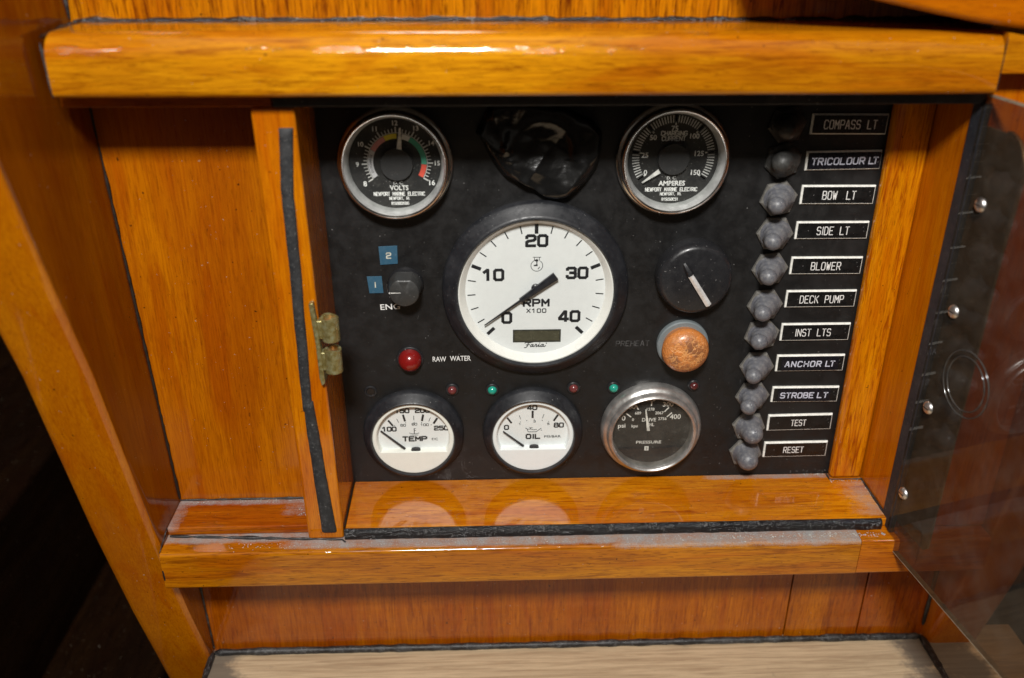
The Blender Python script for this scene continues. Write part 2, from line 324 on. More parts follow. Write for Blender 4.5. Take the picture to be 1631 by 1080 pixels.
class Flat:
    """collects flat print lying on a face that looks toward -Y; build() links it as ONE mesh"""
    def __init__(s, h=0.): s.v, s.f, s.h = [], [], h
    def poly(s, pts, dh=0.):
        b = len(s.v); s.v += [(p[0], -(s.h+dh), p[1]) for p in pts]; s.f.append(tuple(range(b, b+len(pts))))
    def line(s, pts, wd, closed=False):
        for i, (a_, b_) in enumerate(zip(pts, pts[1:]+([pts[0]] if closed else []))):
            a_ = Vector(a_); b_ = Vector(b_); d = b_-a_
            if d.length < 1e-6: continue
            d.normalize(); n_ = Vector((-d.y, d.x))*wd/2; e_ = d*wd*.32
            s.poly([a_-e_-n_, b_+e_-n_, b_+e_+n_, a_-e_+n_], .012*(i % 3))
    def ray(s, c, ang, r0, r1, wd):            # ang in degrees clockwise from the top
        d = Vector((math.sin(R(ang)), math.cos(R(ang)))); n_ = Vector((-d.y, d.x))*wd/2; c = Vector(c)
        s.poly([c+d*r0-n_, c+d*r1-n_, c+d*r1+n_, c+d*r0+n_])
    def arc(s, c, a0, a1, r0, r1, k_=None):
        k_ = k_ or max(2, int(abs(a1-a0)/4)); pi = [(c[0]+r0*math.sin(R(a0+(a1-a0)*i/k_)), c[1]+r0*math.cos(R(a0+(a1-a0)*i/k_))) for i in range(k_+1)]
        po = [(c[0]+r1*math.sin(R(a0+(a1-a0)*i/k_)), c[1]+r1*math.cos(R(a0+(a1-a0)*i/k_))) for i in range(k_+1)]
        for i in range(k_): s.poly([pi[i], pi[i+1], po[i+1], po[i]])
    def disc(s, c, r, n=20): s.poly([(c[0]+r*math.cos(2*PI*i/n), c[1]+r*math.sin(2*PI*i/n)) for i in range(n)])
    def text(s, body, x, z, h, wd=None, rot=0., bold=0., align='C', slant=0.):
        """Blender's built-in typeface fitted to cap height h and width wd"""
        cu = bpy.data.curves.new('t', 'FONT'); cu.body = body; cu.size = 1; cu.offset = bold; cu.resolution_u = 3
        ob = bpy.data.objects.new('t', cu); C.objects.link(ob); dg = bpy.context.evaluated_depsgraph_get(); me = bpy.data.meshes.new_from_object(ob.evaluated_get(dg))
        xs = [v.co.x for v in me.vertices]; ys = [v.co.y for v in me.vertices]; x0, x1, y0, y1 = min(xs), max(xs), min(ys), max(ys)
        sy = h/(y1-y0); sx = (wd/(x1-x0)) if wd else sy; cx = (x0+x1)/2 if align == 'C' else x0; cz = (y0+y1)/2
        b = len(s.v); cr_, sr_ = math.cos(R(rot)), math.sin(R(rot))
        for v in me.vertices:
            a_ = (v.co.x-cx)*sx+slant*(v.co.y-cz)*sy; c_ = (v.co.y-cz)*sy; s.v.append((x+a_*cr_-c_*sr_, -s.h, z+a_*sr_+c_*cr_))
        s.f += [tuple(b+i for i in p.vertices) for p in me.polygons]
        bpy.data.objects.remove(ob); bpy.data.meshes.remove(me); bpy.data.curves.remove(cu)
    def stroke(s, body, x, z, h, adv, wd, cw=None, rot=0., align='C', slant=0.):
        """engraved single-stroke lettering"""
        cw = cw or h*.62; T = 0
        for ch in body: T += adv*(.55 if ch == ' ' else .45 if ch in "I." else 1.)
        T -= adv-cw; px = -T/2 if align == 'C' else 0; cr_, sr_ = math.cos(R(rot)), math.sin(R(rot))
        for ch in body:
            for pl in GL.get(ch, []):
                q = []
                for (gx, gy) in pl:
                    a_ = px+gx/4*cw+slant*(gy/6-.5)*h; c_ = (gy/6-.5)*h; q.append((x+a_*cr_-c_*sr_, z+a_*sr_+c_*cr_))
                s.line(q, wd)
            px += adv*(.55 if ch == ' ' else .45 if ch in "I." else 1.)
    def build(s, name, mat, parent):
        o = mk(name, s.v, s.f, mat, parent)
        return o
def G(t_): return [[tuple(map(float, p.split(','))) for p in pl.split()] for pl in t_.split(';')]
GL = {k_: G(v) for k_, v in {
 'A': '0,0 1.7,6 2.3,6 4,0;.7,2 3.3,2', 'B': '0,0 0,6 3,6 3.8,5.3 3.8,3.8 3,3.1 0,3.1;3,3.1 4,2.4 4,.8 3.2,0 0,0', 'C': '4,5 3.2,6 .8,6 0,5 0,1 .8,0 3.2,0 4,1',
 'D': '0,0 0,6 2.6,6 4,4.8 4,1.2 2.6,0 0,0', 'E': '4,6 0,6 0,0 4,0;0,3.1 3.2,3.1', 'F': '4,6 0,6 0,0;0,3.1 3.2,3.1', 'G': '4,5 3.2,6 .8,6 0,5 0,1 .8,0 3.2,0 4,1 4,2.8 2.4,2.8',
 'H': '0,0 0,6;4,0 4,6;0,3.1 4,3.1', 'I': '0.6,0 0.6,6', 'K': '0,0 0,6;4,6 0,2.4;1.4,3.6 4,0', 'L': '0,6 0,0 4,0', 'M': '0,0 0,6 2,2.4 4,6 4,0', 'N': '0,0 0,6 4,0 4,6',
 'O': '.8,0 0,1 0,5 .8,6 3.2,6 4,5 4,1 3.2,0 .8,0', 'P': '0,0 0,6 3.2,6 4,5.2 4,3.6 3.2,2.8 0,2.8', 'R': '0,0 0,6 3.2,6 4,5.2 4,3.6 3.2,2.8 0,2.8;2,2.8 4,0',
 'S': '4,5.1 3.2,6 .8,6 0,5.2 0,3.9 .8,3.1 3.2,3.1 4,2.3 4,.8 3.2,0 .8,0 0,.9', 'T': '0,6 4,6;2,6 2,0', 'U': '0,6 0,1 .8,0 3.2,0 4,1 4,6', 'V': '0,6 2,0 4,6', 'W': '0,6 1,0 2,4.4 3,0 4,6', 'X': '0,0 4,6;0,6 4,0',
 '0': '.7,0 0,.8 0,5.2 .7,6 3.3,6 4,5.2 4,.8 3.3,0 .7,0', '1': '.3,4.6 1.9,6 2.2,6 2.2,0', '2': '0,4.6 0,5.3 .7,6 3.3,6 4,5.3 4,3.9 3.3,3.2 .7,2.7 0,2.1 0,0 4,0',
 '3': '0,4.9 0,5.4 .6,6 3.3,6 3.9,5.4 3.9,3.7 3.2,3.1 1.4,3.1;3.2,3.1 4,2.5 4,.7 3.3,0 .6,0 0,.7 0,1.2', '4': '3,0 3,6 2.4,6 0,2 0,1.3 4.2,1.3',
 '5': '3.8,6 .2,6 .2,3.5 3.3,3.5 4,2.9 4,.7 3.3,0 .6,0 0,.8', '6': '3.8,5.2 3.2,6 .7,6 0,5.2 0,.8 .7,0 3.3,0 4,.8 4,2.8 3.3,3.5 0,3.5', '8': '.7,0 0,.7 0,2.5 .7,3.2 .2,3.7 .2,5.4 .8,6 3.2,6 3.8,5.4 3.8,3.7 3.3,3.2 4,2.5 4,.7 3.3,0 .7,0;.7,3.2 3.3,3.2', '.': '.4,0 .6,.3', ',': '.4,.4 .1,-1', '/': '0,-.5 3,6.5'}.items()}

def thing(name, label, cat, loc=(0, 0, 0), group=None):
    o = bpy.data.objects.new(name, None); C.objects.link(o); o.location = Vector(loc)*S; o.empty_display_size = .01
    o['label'] = label; o['category'] = cat
    if group: o['group'] = group
    return o
def tag(o, label=None, cat=None, group=None, kind=None):
    for k_, v in (('label', label), ('category', cat), ('group', group), ('kind', kind)):
        if v: o[k_] = v
    return o

# ================================================================== SETTING
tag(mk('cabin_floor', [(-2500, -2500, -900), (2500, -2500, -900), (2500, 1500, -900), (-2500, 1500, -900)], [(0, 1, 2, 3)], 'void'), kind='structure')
tag(board('dark_backdrop', (-1600, 1600), (560, 600), (-899, 1500), 'void', None, bev=0), kind='structure')  # added dark backdrop, also shuts out world light from behind
M['unlit_wood'] = wood('unlit_cabin_wood', 'y', off=81., mid=(.012,.005,.002), light=(.022,.009,.003), dark=(.004,.002,.001), cr=.25, coat=.6)  # wood colour taken almost to black so it looks unlit
tag(board('cabin_side', (-700, -366), (-260, 555), (-895, -204), 'unlit_wood', None, bev=5.), kind='structure')
tag(board('cabin_step', (-352, -258), (-200, 555), (-895, -330), 'unlit_wood', None, bev=5.), kind='structure')

# ================================================================== WOODEN CONSOLE
con = thing('wooden_console', 'varnished orange teak console framing the recessed black instrument panel', 'console')
def wx(z): return -184.6-0.0307*z              # inner face of the leaning left side panel
def fy(z):                                      # slanting front edge of the side panels
    P_ = [(-330, 8), (-235, -17), (-202, -28.5), (-91, -56), (13, -77), (82, -97), (125, -108.5), (300, -152)]
    for (a_, ya), (b_, yb) in zip(P_, P_[1:]):
        if z <= b_: return ya+(yb-ya)*(z-a_)/(b_-a_)
    return P_[-1][1]
def side_panel(xin, th, mat):
    zs = [-330, -235, -160, -91, -40, 13, 50, 82, 125, 200, 300]; V, F = [], []
    for z in zs:
        x_ = xin(z); r_ = 4*(1 if th > 0 else -1)
        ring = [(x_, 60), (x_, fy(z)+6), (x_+r_*.15, fy(z)+2.2), (x_+r_*.5, fy(z)+.6), (x_+r_*1.2, fy(z)), (x_+th-r_*1.2, fy(z)), (x_+th-r_*.5, fy(z)+.6), (x_+th-r_*.15, fy(z)+2.2), (x_+th, fy(z)+6), (x_+th, 60)]
        V += [(a_, b_, z) for a_, b_ in ring]
    n = 10
    for j in range(len(zs)-1):
        for i in range(n): k_ = (i+1) % n; F.append((j*n+i, j*n+k_, (j+1)*n+k_, (j+1)*n+i))
    F += [tuple(range(n)), tuple((len(zs)-1)*n+i for i in range(n))]
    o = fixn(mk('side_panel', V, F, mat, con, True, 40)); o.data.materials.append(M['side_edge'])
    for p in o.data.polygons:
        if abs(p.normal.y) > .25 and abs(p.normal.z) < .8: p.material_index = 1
    return o
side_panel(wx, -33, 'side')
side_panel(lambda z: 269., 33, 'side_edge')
# boards at the back of the recesses
board('back_board', (-195, -98), (-15, -9), (-104, 133), 'board', con, bev=.6)
board('back_board', (-195, 265), (-15, -9), (158, 330), 'upboard', con, bev=.4)
board('back_board', (-190, 179.5), (-15, -9), (-222, -104.5), 'lowboard', con, bev=.5)
t_ = board('back_board', (180.3, 226.3), (-15, -9), (-222, -104.5), wood('varnished_narrow_board', 'z', off=31., mid=(.36,.085,.001), light=(.54,.16,.001), dark=(.14,.02,.001)), con, bev=.6)
board('back_board', (227.1, 275), (-15, -9), (-222, -104.5), wood('varnished_corner_board', 'z', off=41., mid=(.33,.072,.001), light=(.44,.115,.001), dark=(.14,.02,.001)), con, bev=.6)
board('seam', (-195, 275), (-12, -8.8), (-222, -104), 'seam', con, bev=0)
# beam and rails
def rprof(y0, y1, z0, z1, rt_, rb):
    p = [(y1, z0), (y1, z1)]
    for i in range(7): a_ = PI/2*i/6; p.append((y0+rt_-rt_*math.sin(a_), z1-rt_+rt_*math.cos(a_)))
    for i in range(5): a_ = PI/2*i/4; p.append((y0+rb-rb*math.cos(a_), z0+rb-rb*math.sin(a_)))
    return p
def smooth(o, a_=30): o.data.polygons.foreach_set('use_smooth', [True]*len(o.data.polygons)); o.data.set_sharp_from_angle(angle=R(a_)); return o
smooth(prism('top_beam', rprof(-58, -15, 133.5, 159, 10.5, 3.), -184.5, 211.6, 'x', 'beam', con, bev=0))
smooth(prism('bottom_rail', rprof(-56.5, -15, -128.5, -105, 2.2, 2.), -181.5, 196, 'x', 'rail', con, bev=0))
smooth(prism('bottom_rail', rprof(-56.3, -15, -128.3, -105.2, 2.2, 2.), 196.4, 268, 'x', wood('varnished_rail_end', 'x', off=51., mid=(.50,.13,.001), light=(.60,.19,.002), dark=(.2,.03,.001)), con, bev=0))
board('upper_lip', (-187.5, -98), (-46, -15), (127.5, 133.3), wood('varnished_lip', 'x', off=61., mid=(.32,.07,.001), light=(.42,.11,.001), dark=(.15,.02,.001)), con, bev=.8)
board('bay_ledge', (-181.5, -104.5), (-40.5, -15), (-105, -99.6), 'bayledge', con, bev=1.2)
board('panel_ledge', (-84.5, 214), (-44.3, 0), (-105, -99.4), 'ledge', con, bev=.7)
# post left of the panel
board('post', (-104.4, -85.2), (-46, 3), (-104.8, 127.2), 'post', con, xt=(-107.6, -88.6), bev=1.4)
# right of the panel
trim = board('trim_strip', (195.2, 213.8), (-6.5, -.2), (-99.1, 128), 'trim', con, xt=(193.6, 214.2), bev=2.4, seg=4)
board('jamb', (214.2, 222), (-38.5, -.2), (-104.8, 133), 'jamb', con, bev=.5)
board('stile', (218.2, 269), (-45.5, -15), (-104.8, 141.8), 'jamb', con, bev=1.)
# corner block and the curved knee piece above it
prism('corner_block', [(212, 142.4), (268, 142.4), (268, 135.5+0), (268, 150), (240, 154.5), (226, 157.2), (212, 158.8)][:2]+[(268, 149), (246, 152.6), (228, 156.3), (212, 159)], -57.8, -15, 'y', 'beam', con, bev=.4)
kp = [(100, 188), (126, 179), (140, 175), (154, 171.5), (180, 166.3), (197, 163.3), (215, 160.8), (235, 159.9), (268, 159.6), (268, 260), (96, 260)]
prism('knee', kp, -61, -15.3, 'y', wood('varnished_knee', 'x', off=71., mid=(.50,.13,.001), light=(.58,.17,.001), dark=(.28,.05,.001), streak=.2, blotch=.2), con, bev=3., seg=4)
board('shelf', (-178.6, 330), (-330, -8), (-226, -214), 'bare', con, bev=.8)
# gaskets and beads
board('top_gasket', (-97.6, 215), (-47.2, -.1), (127.6, 133.3), 'gasket', con, bev=.7)
board('side_gasket', (213.4, 216.2), (-50.5, -38.8), (-104.8, 127.5), 'bluegasket', con, bev=.8)
# lumpy sealant lip along the front of the panel ledge
V, F = [], []; n = 150; sec = [(-43.9, -99.5), (-45., -99.3), (-46.2, -100), (-46.9, -101.5), (-47.1, -104), (-46.8, -105.4), (-43.9, -105.2)]
for i in range(n+1):
    x_ = -84.6+(210.5+84.6)*i/n
    for j, (a_, b_) in enumerate(sec):
        q = Vector((x_*.16, j*.9, 0)); d = noise.noise(q)*.5+noise.noise(q*3.1)*.22; g = 1 if 0 < j < 6 else 0
        V.append((x_, a_-d*g, b_+d*.5*g))
m_ = len(sec)
for i in range(n):
    for j in range(m_-1): F.append((i*m_+j, i*m_+j+1, (i+1)*m_+j+1, (i+1)*m_+j))
F += [tuple(range(m_)), tuple(n*m_+j for j in range(m_-1, -1, -1))]
fixn(mk('sealant_lip', V, F, 'tar', con, True, 70))
# rubber strip on the post front, bending and broken near the foot
def strip(name, cl, z0, z1, mat, th=1.6):
    V, F = [], []; n = max(6, int(abs(z1-z0)/1.5))
    def at(z):
        for (a_, xa, wa), (b_, xb, wb) in zip(cl, cl[1:]):
            if b_ <= z <= a_: t_ = (a_-z)/(a_-b_); return xa+(xb-xa)*t_, wa+(wb-wa)*t_
        return (cl[0] if z > cl[0][0] else cl[-1])[1:]
    for i in range(n+1):
        z = z0+(z1-z0)*i/n; x_, w_ = at(z); x_ += .25*noise.noise(Vector((z*.05, 1, 0))); w_ *= 1+.05*noise.noise(Vector((z*.2, 5, 0)))
        e_ = .6 if i in (0, n) else 1
        for a_, h_ in ((-.5, -.5), (-.5, .55), (-.36, 1), (.0, 1.05), (.36, 1), (.5, .55), (.5, -.5)): V.append((x_+a_*w_, -46-h_*th*e_, z))
    for i in range(n):
        for j in range(6): F.append((i*7+j, i*7+j+1, (i+1)*7+j+1, (i+1)*7+j))
    F += [tuple(range(7)), tuple(n*7+j for j in range(6, -1, -1))]
    return fixn(mk(name, V, F, mat, con, True, 50))
strip('rubber_strip', [(119, -92.8, 6.2), (91, -95.2, 5.6), (50, -95.6, 5.3), (0, -96.7, 5), (-30, -97.0, 4.6)], 118.5, -24, 'rubber_strip')
strip('rubber_strip', [(-18, -96.2, 4.6), (-36, -95.6, 6.), (-60, -94.6, 6.3), (-98, -92.6, 7.6)], -18.5, -99.5, 'rubber_strip', 1.9)
# caulk beads and dark joints
tube('caulk_bead', [(-177, -18, -213), (267, -18, -213)], 2.6, 'caulk', con, wob=.32, flat=.8)
tube('caulk_bead', [(267.5, -18, -212.8), (267.5, -110, -213.6)], 2.2, 'caulk', con, wob=.35)
tube('caulk_bead', [(-178.2, -18, -213), (-178.2, -80, -213.5)], 1.8, 'caulk', con, wob=.5)
tube('caulk_bead', [(268, -16, -205), (268.5, -16, -130)], 1.2, 'caulk', con, wob=.6)
tube('joint_bead', [(wx(-214)+.4, -15.8, -212), (wx(-130)+.4, -15.8, -129)], 0.56, 'caulk', con, n=6, wob=.3+.6)
tube('joint_bead', [(wx(-98)+.4, -15.8, -98), (wx(127)+.4, -15.8, 127)], 0.68, 'seam', con, n=6, wob=.3+.5)
tube('joint_bead', [(wx(160)+.4, -15.8, 160), (wx(220)+.4, -15.8, 220)], 0.81, 'caulk', con, n=6, wob=.3+.5)
tube('joint_bead', [(-185.3, -56, 158), (-185.3, -20, 159), (-184, -15.6, 159.3), (211, -15.6, 159.3)], 1.3, 'tar', con, n=6, wob=.3+.6)
tube('joint_bead', [(-185.6, -57, 156), (-184.8, -57, 134)], 0.68, 'caulk', con, n=6, wob=.3+.5)
tube('joint_bead', [(-181.3, -15.6, -99.2), (-105, -15.6, -99.2)], 0.62, 'caulk', con, n=6, wob=.3+.7)
tube('joint_bead', [(-181.6, -40, -99.8), (-181.6, -55, -105)], 0.56, 'caulk', con, n=6, wob=.3+.5)
tube('joint_bead', [(-181.4, -56, -106), (-181.0, -56, -127)], 0.50, 'seam', con, n=6, wob=.3+.5)
tube('joint_bead', [(-84.8, -1, -99.2), (-85, -43, -99.2)], 0.50, 'seam', con, n=6, wob=.3+.6)
tube('joint_bead', [(194.6, -.8, -99), (194.6, -7, -99), (213.5, -7.2, -99), (213.8, -43, -99)], 0.56, 'caulk', con, n=6, wob=.3+.8)
tube('joint_bead', [(-180, -41.3, -104.6), (-86, -47, -104.6), (-84, -49, -104.8)], 0.74, 'caulk', con, n=6, wob=.3+.9)
tube('joint_bead', [(211.8, -58, 157), (211.9, -58.2, 135)], 0.22, 'seam', con, n=6, wob=.3+.4)

# ================================================================== INSTRUMENT PANEL
pan = thing('instrument_panel', 'black engine instrument panel plate set deep in the wooden console', 'instrument panel')
board('plate', (-91, 200), (0, 3), (-101, 129), 'panel', pan, bev=0)
fl = Flat(.08)
fl.text('ENG', -57.6, 12.3, 3.3, 10.4, rot=2, bold=.01); fl.build('lettering', 'wprint', pan); fl = Flat(.08); fl.text('RAW', -32.4, -19.5, 3.1, 7.4, bold=.008); fl.text('WATER', -20.9, -19.2, 3.1, 11.4, bold=.008)
fl.build('lettering', 'wprint', pan)
fl = Flat(.08); fl.stroke('PREHEAT', 73.8, -11.4, 3.0, 2.7, .34, 1.9); fl.build('lettering', 'fade', pan)
# scuffs and crumbs on the plate, against the ledge
fl = Flat(.1)
for (x_, z_, w_) in ((-30.5, -98.6, 4), (89, -98.3, 3), (175, -97.6, 5), (185, -97.2, 9), (192, -97.6, 5)):
    for q in range(7):
        a_ = x_+random.uniform(-w_/2, w_/2); b_ = z_+random.uniform(-.7, .9); r_ = random.uniform(.25, .6)
        fl.poly([(a_+r_*random.uniform(.5, 1)*math.cos(i*1.05), b_+r_*random.uniform(.5, 1)*math.sin(i*1.05)) for i in range(6)], .02*q)
for q in range(26):
    x_, z_ = random.uniform(-80, 150), random.uniform(-95, 10); l_ = random.uniform(.5, 3); an = random.choice((PI/2, PI/2, .1, 1.2))
    fl.line([(x_, z_), (x_+l_*math.cos(an), z_+l_*math.sin(an))], random.uniform(.08, .16))
tag(fl.build('scuffs', 'fade', pan), kind='stuff')
ringlathe('screw_hole', [(3.6, .0), (3.3, .5), (2.6, .6), (2.3, .1), (2.2, -2.5), (.1, -2.6)], 'knob', pan, n=28, off=(-71.3, -.15, -39.2))
lathe('hole_bottom', [(2.25, .22), (.01, .25)], 'seam', pan, n=24, off=(-71.3, 0, -39.4))

# ------------------------------------------------------------------ gauges
CH = [(28.6, 0), (28.8, 1.2), (28.6, 2.4), (27.4, 3.2), (26.9, 3.4), (26.9, 7.2), (26.7, 8.8), (26.0, 10), (25.4, 10.3), (24.9, 9.9), (24.6, 9.3)]
def disc(name, r, h, mat, parent, c=(0, 0), n=64, dome=0.):
    pr = [(r, h)]+([(r*k_, h+dome*(1-k_*k_)) for k_ in (.85, .65, .45, .25)] if dome else [])+[(.01, h+dome)]
    return lathe(name, pr, mat, parent, n=n, off=(c[0], 0, c[1]))

def chrome_gauge(name, label, cx, cz):
    t_ = thing(name, label, 'gauge', (cx, 0, cz)); ringlathe('bezel', CH, 'chrome', t_, n=120, angle=60); ringlathe('inner_ring', [(24.7, 9.4), (24.3, 8.6), (22.8, 3.6), (22.7, 2.4)], 'satin', t_, n=120, angle=60)
    disc('dial', 24, 2.4, 'dialblack', t_); disc('glass', 23.4, 5.6, 'glass', t_, dome=.3); return t_

vg = chrome_gauge('voltmeter_gauge', 'chrome-rimmed black DC volts gauge with coloured arc, upper left of the panel', -50.6, 90.5)
c0 = (1.2, .6)
tk = Flat(2.5); nu = Flat(2.52); sm = Flat(2.52)
for i in range(41):
    a_ = -123+i*6.12; maj = i % 5 == 0
    tk.ray(c0, a_, 14.8, 17.6 if maj else 16.7, .65 if maj else .42)
    if maj: nu.text(str(8+i//5), c0[0]+19.7*math.sin(R(a_)), c0[1]+19.5*math.cos(R(a_)), 2.7 if i in (0, 40) else 2.4, bold=.02)
tk.arc(c0, -123, 122, 14.6, 14.9, 50); tk.build('tick_marks', 'wprint_dim', vg)
for (a0, a1, mt) in ((-123, -63, 'bgrey'), (-62.5, -26, 'bpink'), (-25.5, 1, 'byellow'), (12, 29, 'bwhite'), (29.5, 94, 'bgreen'), (94.5, 122, 'bred')):
    q = Flat(2.6); q.arc(c0, a0, a1, 11.9, 14.4); q.build('scale_band', mt, vg)
q = Flat(2.65)
for i, ch in enumerate('DISCHARGE'): a_ = -110+i*4.6; q.text(ch, c0[0]+13.2*math.sin(R(a_)), c0[1]+13.2*math.cos(R(a_)), 1.1, rot=-a_ if False else 90-(a_+90)+0, bold=.01)
q.build('lettering', 'print', vg)
nu.text('D. C.', c0[0]+.1, -9.7, 1.5, 5.); nu.text('VOLTS', c0[0]+.2, -12.2, 2.6, 9.3, bold=.025)
nu.stroke('NEWPORT  MARINE  ELECTRIC', c0[0]+.2, -15.3, 1.75, 1.16, .36, .84); nu.stroke('NEWPORT, RI.', c0[0]+.2, -17.6, 1.4, 1.0, .28, .72); nu.stroke('B15260C01285', c0[0]+.4, -20.2, 1.3, .74, .25, .5)
nu.build('lettering', 'wprint', vg)
sm.text('50', -3.2, 10, 1.2); sm.text('LOW', -3.0, 8.4, .9); sm.text('|', 1.2, 9.9, 1.8, .3); sm.text('FULL', 6.6, 10, .95); sm.text('AUTO', 6.2, 8.4, .95)
sm.text('OVER', 15.2-4.3, -1.8, .95, rot=75); sm.text('CHARGE', 16.6-4.3, -2.2, .95, rot=75); sm.build('lettering', 'fade', vg)
q = Flat(4.6); q.poly([(c0[0]+.0, 7.2), (c0[0]+2.6, 7.4), (c0[0]+2.7, 18.2), (c0[0]+1.9, 18.2)]); q.build('needle', 'needlewhite', vg)
lathe('hub_cover', [(8.0, 3.0), (8.0, 4.4), (7.8, 4.7), (.01, 4.8)], 'hub', vg, off=(c0[0]-.3, 0, c0[1]-.6))

ag = chrome_gauge('ammeter_gauge', 'chrome-rimmed black charging current amperes gauge beside the switch column', 87.4, 91.8)
c0 = (0.1, 1.2); tk = Flat(2.5); nu = Flat(2.52)
for i in range(61):
    a_ = -124+i*248/60; maj = i % 10 == 0
    tk.ray(c0, a_, 17.1, 20.6, .75 if maj else (.42 if i % 2 else .5))
    if maj: tk.ray(c0, a_, 15.9, 20.6, .75)
for s_, x_, z_ in (('0', -13.4, -6.6), ('25', -14.2, 2.2), ('50', -10.6, 11.0), ('75', -.3, 15.4), ('100', 9.9, 11.6), ('125', 12.9, 2.9), ('150', 11.9, -6.7)): nu.text(s_, x_, z_, 2.6, bold=.015)
nu.stroke('CHARGING', -.4, 13.0, 2.0, 1.78, .42, 1.3); nu.stroke('CURRENT', -.4, 10.4, 2.0, 1.72, .42, 1.25)
nu.text('D. C.', .1, -9.5, 1.5, 4.8); nu.text('AMPERES', .3, -12.2, 2.6, 13.4, bold=.025); nu.stroke('NEWPORT  MARINE  ELECTRIC', .3, -15.4, 1.75, 1.2, .36, .86)
nu.stroke('NEWPORT, RI.', .2, -17.7, 1.4, 1.05, .28, .75); nu.stroke('B15260C51', 0, -20.5, 1.3, .95, .26, .62)
tk.build('tick_marks', 'wprint_dim', ag); nu.build('lettering', 'wprint', ag)
q = Flat(4.6); q.poly([(-15.3, -11.0), (-14.9, -11.5), (-6.2, -6.4), (-7.4, -4.4)]); q.build('needle', 'needlewhite', ag)
lathe('hub_cover', [(7.8, 3.0), (7.8, 4.4), (7.6, 4.7), (.01, 4.8)], 'hub', ag, off=(.0, 0, c0[1]-.8))

# tachometer
tg = thing('tachometer_gauge', 'largest gauge at panel centre, white rev counter dial in a wide black rim', 'gauge', (19.8, 0, 21.6))
ringlathe('bezel', [(49.3, 0), (49.5, 1.5), (49.2, 3.0), (48.2, 4.2), (46.5, 5.2), (43.4, 8.2), (42.4, 8.9), (41.6, 8.9), (41.0, 8.2), (40.8, 6.6)], 'bezel', tg, n=128, angle=40)
ringlathe('inner_ring', [(41.2, 6.7), (40.2, 6.9), (39.9, 6.6), (37.2, 2.4), (37.0, 2.0)], 'whitering', tg, n=128)
disc('dial', 37.6, 2.2, 'white', tg, n=96)
disc('glass', 40.9, 7.4, 'glass', tg, n=96)
c0 = (.1, .6); tk = Flat(2.32)
for i in range(21):
    a_ = -135+13.5*i
    if i % 5: tk.ray(c0, a_, 32.0, 36.2, .6)
    else: tk.ray(c0, a_, 31.2, 36.4, 1.9)
tk.build('tick_marks', 'print', tg)
nu = Flat(2.32)
def dig(s_, x_, z_, h=5.5, wd=1.62, cw=4.3, adv=6.1): nu.stroke(s_, x_, z_, h, adv, wd, cw)
dig('0', -15.2, -15.6); dig('10', -22.4, 9.2, adv=5.9); dig('20', .3, 28.0); dig('30', 21.8, 9.9); dig('40', 18.4, -15.1)
nu.stroke('RPM', .5, -7.0, 3.7, 4.9, 1.12, 3.4); nu.stroke('X100', .6, -11.6, 2.1, 2.8, .5, 1.85)
# engine symbol
for pts in ([(.5+3.1*math.cos(R(a_)), 14.2+3.1*math.sin(R(a_))) for a_ in range(115, 426, 15)], [(-.8, 17.0), (-.8, 18.9)], [(1.8, 17.0), (1.8, 18.9)], [(-1.6, 18.9), (2.6, 18.9)]): nu.line(pts, .3)
nu.line([(.5, 17.9), (.5, 14.4)], .5); nu.poly([(-.9, 17.0+.6), (1.2, 17.6), (1.2, 16.6), (-.2, 16.6)], .03); nu.poly([(-1.1, 14.6), (.9, 15), (.9, 14), (-1.1, 14)], .03); nu.line([(1.2, 12.4), (2.0, 13.4)], .4)
# script maker's name
def scr(pts, wd=.45): nu.line([(x_*1.0+1.2, z_-32.1) for x_, z_ in pts], wd)
scr([(-6.6, 1.2), (-5.6, 1.7), (-4.2, 1.4), (-1.9, 1.9)]); scr([(-4.6, 1.5), (-5.2, -.6), (-6.0, -1.5), (-6.8, -1.5)]); scr([(-5.9, .1), (-3.9, .25)])
scr([(-2.0, .3), (-2.8, .4), (-3.5, -.5), (-3.3, -1.1), (-2.6, -.8), (-2.0, .3), (-2.2, -.9), (-1.6, -1.0), (-.8, .1)])
scr([(-.8, .1), (-.6, .5), (-.2, .3), (-.4, -1.1), (.3, -.7), (1.2, .3), (1.0, -1.0), (1.6, -.9)]); scr([(1.5, 1.1), (1.6, 1.3)])
scr([(3.6, .3), (2.8, .4), (2.0, -.5), (2.2, -1.1), (3.0, -.8), (3.6, .3), (3.3, -.9), (4.0, -1.0), (4.8, -.4)]); scr([(5.1, 1.3), (5.4, 1.0), (5.1, .8), (4.9, 1.1), (5.1, 1.3)], .22)
nu.build('lettering', 'print', tg)
mk('hour_display', [(-11.9, -2.4, -30.3), (14.1, -2.4, -30.3), (14.1, -2.4, -22.7), (-11.9, -2.4, -22.7)], [(0, 1, 2, 3)], 'lcdframe', tg)
mk('lcd', [(-11.0, -2.5, -29.4), (13.2, -2.5, -29.4), (13.2, -2.5, -23.6), (-11.0, -2.5, -23.6)], [(0, 1, 2, 3)], 'lcd', tg)
lathe('pivot', [(2.4, 2.2), (2.4, 3.6), (1.6, 4.2), (.01, 4.3)], 'needleblack', tg, n=32, off=(.1, 0, 1.6))
nd = Vector((-26.9, -22.3))-Vector((10.9, 8.3)); nd.normalize(); nn = Vector((-nd.y, nd.x)); tail = Vector((10.4, 9.2)); sh = Vector((-8.0, -4.6)); tip = Vector((-27.2, -18.8))
